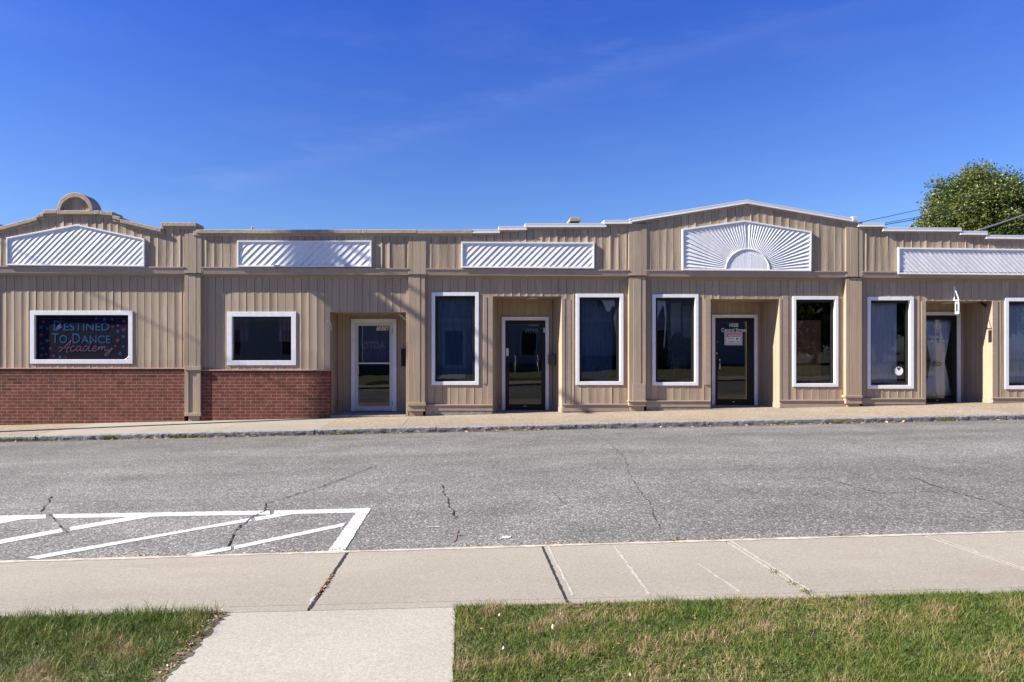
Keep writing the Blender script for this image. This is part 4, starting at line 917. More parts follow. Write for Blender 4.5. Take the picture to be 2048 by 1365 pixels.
cloth('cloth', [(1200, 599), (1229, 599), (1229.5, 616), (1226, 611), (1219, 624), (1214, 624), (1209, 613), (1204, 603)], .14, 'torn white cloth pinned in the top corner of the window right of the keypad door')
cloth('cloth', [(1234.5, 613), (1235.5, 667), (1232.5, 672), (1229, 650), (1227.5, 634), (1231, 622)], .14, 'narrow white cloth hanging at the right edge of the window right of the keypad door')
cloth('cloth', [(1322, 599), (1330, 602), (1333, 625), (1332, 660), (1329.5, 690), (1328, 699), (1327, 690), (1330.5, 640), (1328, 615)], .16, 'narrow white drape in the window left of the lettered black door')
cloth('cloth', [(1313, 599), (1326, 599), (1325, 612), (1318, 628), (1314, 645)], .16, 'grey drape in the top left corner of the window left of the lettered black door', M['cloth'])
M['violet'] = mat('violet_cloth', (0.055, 0.052, 0.11), .9, var=.15, nscale=(30, 30, 3)); M['plum'] = mat('plum_cloth', (0.30, 0.16, 0.30), .9, var=.3, nscale=(40, 40, 4))
curtain('curtain', M['violet'], UX(726, 1.1), UX(782, 1.1), UZ(648, 1.1), UZ(727, 1.1), 1.1, 'dark violet curtain behind the upper pane of the white framed door', 5, .012)
cloth('cord', [(723.5, 650), (725, 650), (726, 668), (724.6, 684), (726, 700), (725, 714), (727, 727), (725.6, 727), (723.6, 714), (724.4, 700), (723.2, 684), (724.4, 668)], 1.05, 'wavy pale edge strip hanging behind the white framed door')
curtain('costume_rack', M['plum'], UX(468, .9), UX(497, .9), UZ(637, .9), UZ(684, .9), .9, 'dim plum costumes hanging at the left inside the small brick bay window', 6, .03, cat='costumes')
curtain('costume_rack', M['plum'], UX(558, .9), UX(590, .9), UZ(637, .9), UZ(684, .9), .9, 'dim plum costumes hanging at the right inside the small brick bay window', 6, .03, cat='costumes')
pn = MB(); fbox(pn, 1342, 606, 1362, 740, 1.3, 1.34); tag(pn.build('partition', M['cloth']), 'narrow pale partition inside the window left of the lettered black door', 'partition')
pn = MB(); fbox(pn, 1366, 612, 1394, 676, 1.3, 1.34); tag(pn.build('partition', M['cloth']), 'broad pale partition inside the window left of the lettered black door', 'partition')
ac = empty('armchair', (UX(1358, .7), .9, .1), 'dark round backed armchair inside the window left of the lettered black door', 'armchair')
m_ = MB(); m_.prism([U(1358 + 13.5 * math.cos(math.pi * k / 12), 684 - 19 * math.sin(math.pi * k / 12), .7) for k in range(13)] + [U(1345, 712, .7), U(1371, 712, .7)], .7, .85); m_.build('backrest', M['black'], ac, bevel=.02)
m_ = MB(); fbox(m_, 1345, 712, 1371, 724, .35, .85); m_.build('seat', M['black'], ac, bevel=.02)
for px in (1343, 1370): m_ = MB(); fbox(m_, px, 702, px + 4, 724, .35, .8); m_.build('armrest', M['black'], ac, bevel=.01)
for px in (1346, 1368):
    for y_ in (.38, .8): m_ = MB(); m_.box(UX(px, y_), UX(px, y_) + .05, y_, y_ + .05, -.12, UZ(724, .5)); m_.build('leg', M['dark_metal'], ac)
bb = MB(); fbox(bb, 1592, 641, 1642, 768, .35, .38); bb = bb.build('screen', M['brownboard']); tag(bb, 'brown board standing inside the window right of the lettered black door', 'board')
def flower(cx, cy, r, n=8):
    x_, z_ = U(cx, cy, .34); k = (CAMD + .34) / FPX * r
    return [(x_ + (k if i % 2 == 0 else k * .45) * math.cos(i * math.pi / n), z_ + (k if i % 2 == 0 else k * .45) * math.sin(i * math.pi / n)) for i in range(2 * n)]
mb = MB(); mb.prism(flower(1606, 712, 6), .345, .35); mb.prism(flower(1623.5, 715, 5.5), .345, .35); mb.build('flower_decals', M['green'], bb)
# sticker, closed sign, open sign
ys = .085 - .004; rs = MB(); rs.disc(UX(1797.5, ys), UZ(742.5, ys), 8.6 * .195 * 1.0 / 16 * (CAMD) / FPX * 82 * .98 if False else .105, ys - .002, ys, 28)
rs = rs.build('sticker', M['letter']); tag(rs, 'round white sticker with a brown heart low in the curtained window', 'sticker')
mb = MB()
def heart_half(sg): return [U(1797.5 + sg * a, b, ys - .004) for a, b in ((0, 742), (3.4, 738), (3.6, 735.6), (2.4, 734.4), (0.8, 735), (0.3, 736.4))]
for sg in (1, -1): mb.prism(heart_half(sg), ys - .004, ys - .002)
mb.build('heart_emblem', mat('brown_print', (.06, .02, .012), .6), rs); ribm = MB()
for a, b, c in ((1792, 1802.5, 746), (1795, 1800, 748)): ribm.box(UX(a, ys), UX(b, ys), ys - .003, ys - .002, UZ(c + .4, ys), UZ(c, ys))
ribm.build('small_print', M['greyboard'], rs)
cl = MB(); yc = RD + .06; cl.disc(UX(1874.5, yc), UZ(728.5, yc), .125, yc, yc + .006, 28, ry=.068); cl = cl.build('closed_sign', M['ink']); tag(cl, 'small oval black closed sign on the tied curtain of the last door', 'sign')
text_mesh('CLOSED', 'lettering', M['greyboard'], cl, 1866.3, 727.3, 1882.8, 730.8, yc - .003, bold=.01)
osn = MB(); yo = RD + .10; fbox(osn, 1049, 655.5, 1078, 668, yo, yo + .02); osn = osn.build('open_sign', M['black']); tag(osn, 'dark sign box seen from behind, reading OPEN backwards, inside the keypad door', 'sign')
text_mesh('OPEN', 'lettering', M['greyboard'], osn, 1051, 658, 1076, 666, yo - .003, mirror=True)
part('top_bar', M['letter'], osn, [(1056, 649.6, 1077, 651.6)], yo, yo + .02, 0)

# ------------------------------------------------------------------ street things
# utility pole left of the frame; its shadow falls along the far pavement and up the wall
px_, py_ = -13.3, -2.1
po = empty('utility_pole', (px_, py_, z_far(px_, py_)), 'tall wooden utility pole with a lamp arm on the far pavement', 'pole')
m_ = MB(); m_.tube([(px_, py_, z_far(px_, py_) - .3), (px_, py_, 5), (px_, py_, 12.0)], .145, 16, r2=.11); m_.build('shaft', M['pole'], po, smooth=True)
m_ = MB(); m_.box(px_ - .05, px_ + .05, py_ - .7, py_ + 1.2, 11.05, 11.17); m_.build('crossarm', M['pole'], po)
m_ = MB(); m_.tube([(px_ + .36, py_, 9.6), (px_ + .36, py_, 10.5)], .22, 16); m_.box(px_ + .05, px_ + .2, py_ - .05, py_ + .05, 9.8, 10.3); m_.build('transformer', M['greyboard'], po)
def sag(p, q, s_, n=14): return [(p[0] + (q[0] - p[0]) * t, p[1] + (q[1] - p[1]) * t, p[2] + (q[2] - p[2]) * t - 4 * s_ * t * (1 - t)) for t in [i / n for i in range(n + 1)]]
m_ = MB(); m_.tube([(px_, py_, 11.55), (px_, py_ - .6, 11.75), (px_, py_ - 1.25, 11.8)], .04, 8); m_.tube([(px_, py_ - 1.05, 11.78), (px_, py_ - 1.55, 11.74)], .09, 10, r2=.07); m_.build('lamp_arm', M['greyboard'], po)
for i, (yy, dz) in enumerate(((-.6, 11.2), (.9, 11.2))):
    m_ = MB(); m_.tube(sag((px_, py_ + yy, dz), (px_ - 40, py_ + yy, dz - .8), .6), .012, 6); tag(m_.build('cable', M['cable']), 'black overhead cable running along the street away from the shops', 'cable', 'cables along the street')
for k in (0, 1):
    m_ = MB(); m_.tube(sag((px_, py_ - .1 - .14 * k, 7.5 + .1 * k), (-28, 5.3 - .14 * k, 6.45 + .1 * k), .05), .008, 6); tag(m_.build('cable', M['cable']), 'thin service cable running from the utility pole back over the left end of the shops', 'cable', 'service cables at the left')
bp_ = empty('utility_pole', (-28, 5.3, slope(-28)), 'second wooden pole beyond the left end of the shops', 'pole'); m_ = MB(); m_.tube([(-28, 5.3, -1), (-28, 5.3, 7.4)], .14, 12, r2=.11); m_.build('shaft', M['pole'], bp_)
# power lines at the right, behind the roof
def wire(name, p, q, D0, D1, r_, m, label, s_=.1):
    P = U(*p, D0 - 16); Q = U(*q, D1 - 16); m_ = MB(); m_.tube(sag((P[0], D0 - 16, P[1]), (Q[0], D1 - 16, Q[1]), s_), r_, 6); return tag(m_.build(name, m), label, 'cable')
wire('cable', (1716, 446), (2140, 330), 22, 44, .011, M['cable'], 'uppermost of the three thin wires rising from the white roof edge to the tree', .25)
wire('cable', (1762, 448), (2140, 352), 22, 44, .010, M['cable'], 'middle of the three thin wires rising from the white roof edge to the tree', .25)
wire('cable', (1768, 450), (2140, 360), 22, 44, .014, M['cable'], 'lowest of the three thin wires rising from the white roof edge to the tree', .25)
wire('cable', (1848, 374), (2140, 366), 29.6, 28, .016, M['cable'], 'level black wire crossing the upper part of the tree', .12)
wire('cable', (1950, 463), (2140, 394), 21, 24, .028, M['cable_grey'], 'thick pale grey cable rising over the roof in front of the tree', .05)
# tree behind the building
def tree(base, crown_c, rad, nclump, leaf, per, label, m=None, lo=0.0):
    root = empty('tree', base, label, 'tree')
    m_ = MB(); B = Vector(base); Cc = Vector(crown_c); T = Vector((B.x, B.y, Cc.z - rad[2] * .3))
    m_.tube([B - Vector((0, 0, .3)), B.lerp(T, .5) + Vector((.08, 0, 0)), T], .24, 10, r2=.14)
    rnd = random.Random(11)
    tips = []
    while len(tips) < nclump:
        while True:
            d = Vector((rnd.uniform(-1, 1), rnd.uniform(-1, 1), rnd.uniform(-1, 1)))
            if .25 < d.length < 1: break
        nz_ = mnoise.noise(Vector((d.x * 2.6 + crown_c[0], d.y * 2.6, d.z * 2.6 + 4)))
        if nz_ < -.22 and rnd.random() < .8: continue
        d *= .80 + .30 * nz_
        if d.z < 0: d.x *= 1.08; d.y *= 1.08
        tips.append(Cc + Vector((d.x * rad[0], d.y * rad[1], d.z * rad[2])))
    for t in tips[:46]:
        mid = T.lerp(t, .5) + Vector((0, 0, -.3)); m_.tube([T - Vector((0, 0, .8 * rnd.random())), mid, t], .07, 5, r2=.012)
    m_.build('trunk', M['bark'], root)
    n = nclump * per; rg = np.random.default_rng(5)
    cen = np.repeat(np.array([t[:] for t in tips]), per, 0) + np.clip(rg.normal(0, .25, (n, 3)), -.55, .55) * np.array([1, 1, .85])
    a = rg.normal(size=(n, 3)); a /= np.linalg.norm(a, axis=1)[:, None]; b = np.cross(a, rg.normal(size=(n, 3))); b /= np.linalg.norm(b, axis=1)[:, None]
    sz = leaf * rg.uniform(.6, 1.3, n)[:, None]
    v = np.stack([cen - a * sz, cen + b * sz * .45, cen + a * sz, cen - b * sz * .45], 1).reshape(-1, 3)
    me = bpy.data.meshes.new('crown'); me.from_pydata(v.tolist(), [], np.arange(4 * n).reshape(-1, 4).tolist()); me.materials.append(m or M['leaf'])
    cl_t = np.repeat(rg.uniform(0, 1, nclump), per); tt = np.clip(.22 + .38 * cl_t + rg.normal(0, .2, n), 0, 1)
    at = me.attributes.new('tint', 'FLOAT', 'FACE'); at.data.foreach_set('value', tt.astype(np.float32))
    o = bpy.data.objects.new('crown', me); COL.objects.link(o); attach(o, root); return root
Dt = 32; tx, tz = U(1950, 408, Dt - 16)
tree((tx, Dt - 16, -.3), (tx, Dt - 16, tz - .9), (2.5, 2.6, 2.9), 520, .066, 150, 'green tree turning yellow and orange rising behind the right end of the roof')

# ------------------------------------------------------------------ across the street, behind the camera: what the windows reflect
def house(name, x0, x1, y0, y1, h, m, label, wins, ridge=2.6, door=None):
    zb = slope((x0 + x1) / 2); H = empty(name, ((x0 + x1) / 2, (y0 + y1) / 2, zb), label, 'house')
    mb = MB(); mb.box(x0, x1, y0, y1, zb - 1.5, zb + h); mb.build('wall', m, H)
    rf = MB(); ym = (y0 + y1) / 2; rf.add([(x0 - .4, y1 + .4, zb + h), (x1 + .4, y1 + .4, zb + h), (x1 + .4, ym, zb + h + ridge), (x0 - .4, ym, zb + h + ridge), (x0 - .4, y0 - .4, zb + h), (x1 + .4, y0 - .4, zb + h)], [(0, 1, 2, 3), (3, 2, 5, 4), (0, 3, 4), (1, 5, 2), (0, 4, 5, 1)]); rf.build('roof', M['roof'], H)
    for (a, z0, w, hh) in wins:
        f = MB(); R_ = [(a, zb + z0), (a + w, zb + z0), (a + w, zb + z0 + hh), (a, zb + z0 + hh)]; f.ring(R_, inset(R_, .1), y1 + .05, y1 + .001); f = f.build('window', M['white'], H)
        p = MB(); p.add([(x_, y1 + .02, z_) for x_, z_ in inset(R_, .1)], [(0, 3, 2, 1)]); p.build('pane', mat('dark_pane', (.02, .025, .03), .1), f)
    f = MB(); f.box(x0 - .03, x1 + .03, y1 - .1, y1 + .06, zb - 1.5, zb + .55); f.build('foundation', M['concrete_old'], H)
    for xc in (x0, x1): f = MB(); f.box(xc - .1, xc + .1, y1 - .1, y1 + .04, zb + .55, zb + h); f.build('corner_board', M['white'], H)
    f = MB(); f.box(x0, x1, y1 + .001, y1 + .05, zb + 3.2, zb + 3.42); f.build('band_board', M['white'], H)
    if door:
        d = MB(); d.box(door, door + 1.1, y1 + .002, y1 + .06, zb + .3, zb + 2.6); d.build('door', M['banner'], H)
        f = MB(); R_ = [(door - .2, zb + .3), (door + 1.3, zb + .3), (door + 1.3, zb + 2.85), (door - .2, zb + 2.85)]; f.ring(R_, inset(R_, .2), y1 + .001, y1 + .12); f.build('door_surround', M['white'], H)
        f = MB(); f.box(door - .5, door + 1.6, y1 + .06, y1 + 1.3, zb - .3, zb + .3); f.box(door - .5, door + 1.6, y1 + 1.3, y1 + 1.65, zb - .3, zb + .15); f.build('steps', M['path'], H)
        f = MB(); f.box(5.6, 8.6, y1 + .002, y1 + .08, zb + .1, zb + 2.5); f.build('garage_door', M['alu'], H)
    return H
house('house', -17, 19, -34, -24.5, 6.2, M['house'], 'large blue grey clapboard house facing the shops', [(-15, 1, 1.1, 1.8), (-11.5, 1, 1.1, 1.8), (-8.6, 1, 1.1, 1.8), (3.5, 1, 1.1, 1.8), (11.5, 1, 1.1, 1.8), (-15, 4, 1.1, 1.6), (-9, 4, 1.1, 1.6), (-4, 4, 1.1, 1.6), (2.5, 4, 1.1, 1.6), (8, 4, 1.1, 1.6)], door=-1.3)
house('house', -48, -21, -36, -26, 5.4, M['house'], 'pale house across the street beyond the left end of the shops', [(-44, 1, 1.1, 1.6), (-38, 1, 1.1, 1.6), (-30, 1, 1.1, 1.6)])
for i, (x_, y_, r_, lb) in enumerate(((21.0, -23.5, 2.3, 'small dark tree beside the blue grey house'), (26.5, -26, 3.6, 'broad dark tree second from the blue grey house'), (33.5, -27, 4.2, 'largest dark tree across the street'), (42, -27, 4.2, 'farthest dark tree across the street'))):
    tree((x_, y_, .4), (x_, y_, r_ + .9), (r_, r_ * .9, r_), 150, .2, 46, lb)
rl = empty('handrail', (3.2, -23.2, .1), 'white tube handrail beside the entrance of the blue grey house', 'handrail')
m_ = MB()
for dx in (0, 1.4):
    for k in (.45, .9): m_.tube([(3 + dx, -24.2, k + .6), (3 + dx, -23, k + .35), (3 + dx, -22, k), (3 + dx, -21.9, k - .12)], .03)
    for y_, z_ in ((-24.2, 1.5), (-23, 1.25), (-22, .9)): m_.tube([(3 + dx, y_, 0), (3 + dx, y_, z_)], .025)
m_.build('rail', M['white'], rl)
hb = empty('hedge', (8.5, -23.6, .1), 'clipped low hedge in front of the blue grey house', 'hedge')
n = 5000; rg = np.random.default_rng(3); cen = np.stack([rg.uniform(5.2, 12, n), rg.uniform(-24.1, -23, n), .1 + rg.uniform(0, 1, n) ** .6 * 1.0], 1)
a = rg.normal(size=(n, 3)); a /= np.linalg.norm(a, axis=1)[:, None]; b = np.cross(a, rg.normal(size=(n, 3))); b /= np.linalg.norm(b, axis=1)[:, None]
v = np.stack([cen - a * .1, cen + b * .06, cen + a * .1, cen - b * .06], 1).reshape(-1, 3); me = bpy.data.meshes.new('foliage'); me.from_pydata(v.tolist(), [], np.arange(4 * n).reshape(-1, 4).tolist()); me.materials.append(M['leaf'])
at = me.attributes.new('tint', 'FLOAT', 'FACE'); at.data.foreach_set('value', rg.uniform(0, .6, n).astype(np.float32)); o = bpy.data.objects.new('foliage', me); COL.objects.link(o); attach(o, hb)

# ------------------------------------------------------------------ grass, weeds and fallen leaves
def vnoise(x, y, s, seed):
    r = np.random.default_rng(seed); out = np.zeros_like(x)
    for k in range(9):
        a = r.uniform(0, 2 * np.pi); f = s * r.uniform(.6, 1.8); out += np.sin((x * np.cos(a) + y * np.sin(a)) * f + r.uniform(0, 6.3))
    return out / 9 ** .5 / 1.2
def blades(name, X, Y, Z, h, w, lean, tint):
    n = len(X); rg = np.random.default_rng(len(X)); az = rg.uniform(0, 2 * np.pi, n); la = rg.uniform(0, 2 * np.pi, n)
    dx, dy = np.cos(az) * w / 2, np.sin(az) * w / 2; lx, ly = np.cos(la) * lean * h, np.sin(la) * lean * h
    B = np.stack([X, Y, Z], 1); W_ = np.stack([dx, dy, np.zeros(n)], 1)
    m1 = B + np.stack([lx * .35, ly * .35, h * .55], 1); tp = B + np.stack([lx, ly, h * np.sqrt(np.clip(1 - .5 * lean ** 2, .1, 1))], 1)
    v = np.stack([B - W_, B + W_, m1 + W_ * .75, m1 - W_ * .75, tp], 1).reshape(-1, 3)
    i = np.arange(n) * 5
    me = bpy.data.meshes.new(name); me.vertices.add(5 * n); me.vertices.foreach_set('co', v.astype(np.float32).ravel())
    me.loops.add(7 * n); me.polygons.add(2 * n)
    li = np.stack([i, i + 1, i + 2, i + 3, i + 3, i + 2, i + 4], 1).ravel(); me.loops.foreach_set('vertex_index', li.astype(np.int32))
    ls = np.stack([np.arange(n) * 7, np.arange(n) * 7 + 4], 1).ravel(); me.polygons.foreach_set('loop_start', ls.astype(np.int32))
    me.materials.append(M['grass']); at = me.attributes.new('tint', 'FLOAT', 'FACE'); at.data.foreach_set('value', np.repeat(tint, 2).astype(np.float32))
    me.update(calc_edges=True); me.validate(); o = bpy.data.objects.new(name, me); COL.objects.link(o); return o
rg = np.random.default_rng(21)
def lawn_pts(x0, x1, n):
    x = rg.uniform(x0, x1, n); y = NB + .008 - rg.uniform(0, 1, n) ** 1.15 * 2.35; return x, y
vsl = np.vectorize(lambda x, y: z_lawn(x, y) - 0.010)
def grass_patch(name, x0, x1, n, lush, label):
    x, y = lawn_pts(x0, x1, n); f = vnoise(x, y, 3.2, 4 + lush); f2 = vnoise(x, y, 11, 9 + lush); f3 = vnoise(x, y, 30, 15 + lush); keep = rg.uniform(0, 1, n) < np.clip(.88 + .25 * f, .35, 1)
    if lush: keep &= (PL - x) > .028 + .03 * vnoise(x * 0, y, 22, 3) + .02 * vnoise(x * 0, y, 60, 5)
    x, y, f, f2, f3 = x[keep], y[keep], f[keep], f2[keep], f3[keep]; n = len(x)
    dry = np.clip(.42 * (-f) + .38 * f2 + .28 * f3 + (-0.01 if lush else .27), 0, 1)
    h = (.064 if lush else .049) * rg.uniform(.5, 1.35, n) * (1 - .35 * dry) * (1 + .32 * f2 + .22 * f3); h = np.clip(h, .014, .15)
    tall = rg.uniform(0, 1, n) < .006; h[tall] *= 1.9
    t = np.clip(.27 + .12 * f2 + .10 * f3 + rg.normal(0, .13, n) + dry * rg.uniform(.1, 1.0, n), 0, 1)
    # keep blades clear of the path edge
    return tag(blades(name, x, y, vsl(x, y), h, rg.uniform(.0020, .0042, n), rg.uniform(.2, 1.15, n), t), label, 'grass', kind='stuff')
grass_patch('grass', -4.6, PL + .01, 88000, True, 'lush green grass left of the pale path')
grass_patch('grass', PR - .006, 5.0, 165000, False, 'green and straw coloured grass right of the pale path')
# edging: soil strip along path
def understory(x0, x1, n, label):
    x, y = lawn_pts(x0, x1, n); f = vnoise(x, y, 6, 31)
    t = np.clip(.55 + .2 * f + rg.normal(0, .2, n), 0, 1)
    return tag(blades('thatch', x, y, vsl(x, y), rg.uniform(.015, .034, n), rg.uniform(.003, .006, n), rg.uniform(.8, 1.35, n), t), label, 'grass', kind='stuff')
understory(PR + .004, 5.0, 70000, 'low straw coloured thatch between the grass blades right of the path')
understory(-4.6, PL - .01, 24000, 'low straw coloured thatch between the grass blades left of the path')
def litter(name, pts, size, label, tint=None, up=.3):
    n = len(pts); r_ = np.random.default_rng(n); c = np.array(pts); a = r_.normal(size=(n, 3)) * np.array([1, 1, up]); a /= np.linalg.norm(a, axis=1)[:, None]
    b = np.cross(a, r_.normal(size=(n, 3)) * np.array([.5, .5, 1]) + np.array([0, 0, .6])); b /= np.linalg.norm(b, axis=1)[:, None]; s_ = size * r_.uniform(.5, 1.4, n)[:, None]
    cup_ = np.array([0, 0, 1]) * s_ * .35 * r_.uniform(-.2, 1, n)[:, None]
    v = np.stack([c - a * s_, c + b * s_ * .5 + cup_, c + a * s_ + cup_ * .5, c - b * s_ * .5 + cup_], 1); v[:, :, 2] = np.maximum(v[:, :, 2], c[:, None, 2] - .006); v = v.reshape(-1, 3)
    me = bpy.data.meshes.new(name); me.from_pydata(v.tolist(), [], np.arange(4 * n).reshape(-1, 4).tolist()); me.materials.append(M['litter'])
    at = me.attributes.new('tint', 'FLOAT', 'FACE'); at.data.foreach_set('value', r_.uniform(0, 1, n).astype(np.float32)); o = bpy.data.objects.new(name, me); COL.objects.link(o)
    return tag(o, label, 'leaves', kind='stuff')
pts = []
for k in range(1500):
    x_ = rg.uniform(-12, 15); dens = .5 + .5 * math.sin(x_ * 1.7) * math.sin(x_ * .63 + 1)
    if rg.uniform() < dens ** 1.6 + .12: y_ = FK - .03 - abs(rg.normal(0, .07)); pts.append((x_, y_, z_road(x_, y_) + .008))
litter('fallen_leaves', pts, .032, 'brown and orange leaves lying along the far kerb')
pts = []
for k in range(420):
    x_ = rg.uniform(-2.7, 4.6); c_ = rg.choice([-2.6, -1.5, -.95, .1, .8, 2.0, 3.2]); x_ = c_ + rg.normal(0, .16); y_ = near_edge(x_) + .02 + abs(rg.normal(0, .02)); pts.append((x_, y_, z_near(x_, y_) + .003))
for k in range(150):
    x_ = -.945 + rg.normal(0, .008); y_ = rg.uniform(NB + .25, NB + .75); pts.append((x_, y_, z_near(x_, y_) + .008))
litter('leaf_crumbs', pts, .009, 'brown leaf crumbs caught in the near pavement edge and joint')
pts = [(PL - abs(rg.normal(0, .05)) + .01, NB - rg.uniform(0, 1.6), z_lawn(PL, -13) + .002) for k in range(420)] + [(rg.uniform(0, 3.4), NB - rg.uniform(.1, 1.6), z_lawn(1, -13) + .02) for k in range(160)]
litter('dry_thatch', pts, .009, 'dry brown bits lying in the grass beside the path')
# weed tufts along the kerb and in the joints (each its own small plant)
def tuft(name, x_, y_, z_, n, h, spread, label, group):
    r_ = np.random.default_rng(int(abs(x_) * 1000) + n); X = x_ + np.clip(r_.normal(0, spread, n), -1.5 * spread, 1.5 * spread); Y = y_ + r_.normal(0, .03, n)
    o = blades(name, X, Y, np.full(n, z_), h * r_.uniform(.4, 1.2, n), np.full(n, .007), r_.uniform(.3, 1.2, n), np.clip(r_.normal(.45, .2, n), 0, 1)); return tag(o, label, 'weed', group)
for px, lb, s_, h_ in ((20, 'broad weed patch against the far kerb at the left edge', .28, .10), (216, 'small bright weed on the far kerb below the dance banner', .06, .13), (372, 'weed patch on the far kerb in front of the left tan pilaster', .25, .11), (685, 'low weed patch on the far kerb before the white framed door', .18, .09), (90, 'straggly dry weed on the far kerb below the banner frame', .15, .07), (1678, 'dry weed tuft on the far kerb before the second black door from the right', .10, .10), (1570, 'low weed against the far kerb right of the lettered black door', .12, .06), (1895, 'small weed on the far kerb before the last entrance', .10, .09)):
    x_ = (px - PX0) / FPX * 13.48; tuft('weed_tuft', x_, FK - .025, z_road(x_, FK) - .005, 230, h_, s_, lb, 'weeds along the far kerb')
x_ = (1357 - PX0) / FPX * 5.3; tuft('weed_tuft', x_, near_edge(x_) + .01, z_near(x_, near_edge(x_)) - .01, 60, .03, .05, 'tiny yellow green weed on the street edge of the near pavement', 'weeds in the near pavement')
for t_, n_ in ((.62, 22), (.8, 26), (.93, 40)):
    y_ = near_edge(2.1) + (NB - near_edge(2.1)) * t_; tuft('weed_tuft', 2.10, y_, z_near(2.1, y_) - .012, n_ + 20, .03, .02, 'tiny weeds growing in the second pavement joint from the path', 'weeds in the near pavement')
for px, py, lb in ((1007, 1300, 'white scrap of litter in the grass beside the path'), (1106, 1256, 'pale crumpled leaf lying on the grass'), (1260, 1353, 'small grey paper scrap in the grass at the bottom')):
    D_ = FPX * (CAMH - .08) / (py - PY0); x_ = (px - PX0) / FPX * D_; m_ = MB(); r_ = random.Random(px)
    vs = [(x_ + .011 * math.cos(k) * r_.uniform(.5, 1.1), D_ - 16 + .011 * math.sin(k) * r_.uniform(.5, 1.1), .075 + r_.uniform(0, .02)) for k in range(6)] + [(x_, D_ - 16, .10)]
    m_.add(vs, [(k, (k + 1) % 6, 6) for k in range(6)]); tag(m_.build('litter', M['greyboard'] if px != 1106 else M['cream']), lb, 'litter')

# ------------------------------------------------------------------ light, sky, camera
el = math.asin(-SUN.z); az_ = math.atan2(-SUN.x, -SUN.y)
sun = bpy.data.lights.new('sun', 'SUN'); sun.energy = 5.0; sun.angle = math.radians(.53); sun.color = (1.0, .94, .85)
so = bpy.data.objects.new('sun', sun); COL.objects.link(so); so.rotation_euler = SUN.to_track_quat('-Z', 'Y').to_euler()
wd = bpy.data.worlds.new('World'); sc.world = wd; wd.use_nodes = True; nt = wd.node_tree; N, L = nt.nodes, nt.links; bg = N['Background']
sk = N.new('ShaderNodeTexSky'); sk.sky_type = 'NISHITA'; sk.sun_disc = False; sk.sun_elevation = el; sk.sun_rotation = az_ % (2 * math.pi); sk.air_density = 1.0; sk.dust_density = 0.3; sk.ozone_density = 2.5
tn = N.new('ShaderNodeMix'); tn.data_type = 'RGBA'; tn.blend_type = 'MULTIPLY'; tn.inputs[0].default_value = 1; L.new(sk.outputs[0], tn.inputs[6])
# a deep polarised blue overhead, paler towards the horizon
tcz = N.new('ShaderNodeTexCoord'); sz = N.new('ShaderNodeSeparateXYZ'); L.new(tcz.outputs['Generated'], sz.inputs[0])
zr = N.new('ShaderNodeMapRange'); zr.inputs['From Min'].default_value = .18; zr.inputs['From Max'].default_value = .47; L.new(sz.outputs['Z'], zr.inputs['Value'])
tm = N.new('ShaderNodeMix'); tm.data_type = 'RGBA'; tm.inputs[6].default_value = (.58, .78, 1.20, 1); tm.inputs[7].default_value = (.31, .57, 1.48, 1); L.new(zr.outputs[0], tm.inputs[0]); L.new(tm.outputs[2], tn.inputs[7])
# thin cirrus streak
d1 = Vector(((700 - PX0) / FPX, 1, (PY0 - 300) / FPX)); d2 = Vector(((1500 - PX0) / FPX, 1, (PY0 - 55) / FPX)); nn = d1.cross(d2).normalized()
tc = N.new('ShaderNodeTexCoord'); dt = N.new('ShaderNodeVectorMath'); dt.operation = 'DOT_PRODUCT'; dt.inputs[1].default_value = nn; L.new(tc.outputs['Generated'], dt.inputs[0])
mp = N.new('ShaderNodeMapping'); mp.inputs['Scale'].default_value = (2.2, 2.2, 9); mp.inputs['Rotation'].default_value = (0, math.radians(17), 0); L.new(tc.outputs['Generated'], mp.inputs['Vector'])
nz = N.new('ShaderNodeTexNoise'); nz.inputs['Scale'].default_value = 2.3; nz.inputs['Detail'].default_value = 8; nz.inputs['Roughness'].default_value = .62; L.new(mp.outputs[0], nz.inputs['Vector'])
wob = N.new('ShaderNodeMath'); wob.operation = 'MULTIPLY_ADD'; wob.inputs[1].default_value = .10; wob.inputs[2].default_value = -.05; L.new(nz.outputs['Fac'], wob.inputs[0])
ad = N.new('ShaderNodeMath'); ad.operation = 'ADD'; L.new(dt.outputs['Value'], ad.inputs[0]); L.new(wob.outputs[0], ad.inputs[1])
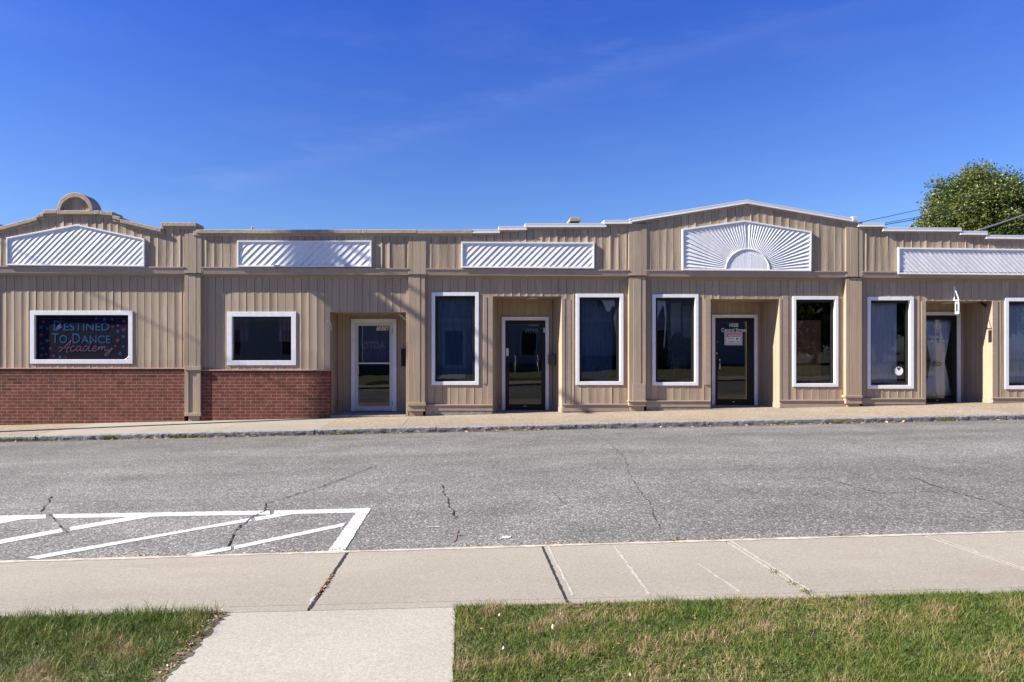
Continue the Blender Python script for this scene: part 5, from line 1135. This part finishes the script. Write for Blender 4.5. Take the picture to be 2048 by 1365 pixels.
ab = N.new('ShaderNodeMath'); ab.operation = 'ABSOLUTE'; L.new(ad.outputs[0], ab.inputs[0])
mr = N.new('ShaderNodeMapRange'); mr.interpolation_type = 'SMOOTHSTEP'; mr.inputs['From Min'].default_value = 0.0; mr.inputs['From Max'].default_value = .035; mr.inputs['To Min'].default_value = 1; mr.inputs['To Max'].default_value = 0; L.new(ab.outputs[0], mr.inputs['Value'])
m2 = N.new('ShaderNodeMapRange'); m2.inputs['From Min'].default_value = .35; m2.inputs['From Max'].default_value = .75; L.new(nz.outputs['Fac'], m2.inputs['Value'])
mm = N.new('ShaderNodeMath'); mm.operation = 'MULTIPLY'; L.new(mr.outputs[0], mm.inputs[0]); L.new(m2.outputs[0], mm.inputs[1])
m3 = N.new('ShaderNodeMath'); m3.operation = 'MULTIPLY_ADD'; m3.inputs[1].default_value = .12; L.new(mm.outputs[0], m3.inputs[0])
m4 = N.new('ShaderNodeMapRange'); m4.inputs['From Min'].default_value = .5; m4.inputs['From Max'].default_value = .8; m4.inputs['To Max'].default_value = .05; L.new(nz.outputs['Fac'], m4.inputs['Value']); L.new(m4.outputs[0], m3.inputs[2])
cm = N.new('ShaderNodeMix'); cm.data_type = 'RGBA'; cm.inputs[7].default_value = (4.2, 4.9, 7.6, 1); L.new(m3.outputs[0], cm.inputs[0]); L.new(tn.outputs[2], cm.inputs[6])
L.new(cm.outputs[2], bg.inputs['Color']); bg.inputs['Strength'].default_value = 0.052
cam = bpy.data.cameras.new('camera'); co = bpy.data.objects.new('camera', cam); COL.objects.link(co); sc.camera = co
co.location = (0, -16, CAMH); co.rotation_euler = (math.pi / 2, 0, 0); cam.sensor_width = 36; cam.lens = FPX / 2048 * 36; cam.shift_x = (1024 - PX0) / 2048; cam.shift_y = (PY0 - 682.5) / 2048; cam.clip_end = 3000; cam.clip_start = .05
sc.view_settings.view_transform = 'Standard'; sc.view_settings.look = 'None'; sc.view_settings.gamma = 1; sc.view_settings.use_curve_mapping = False; sc.view_settings.exposure = 1.38
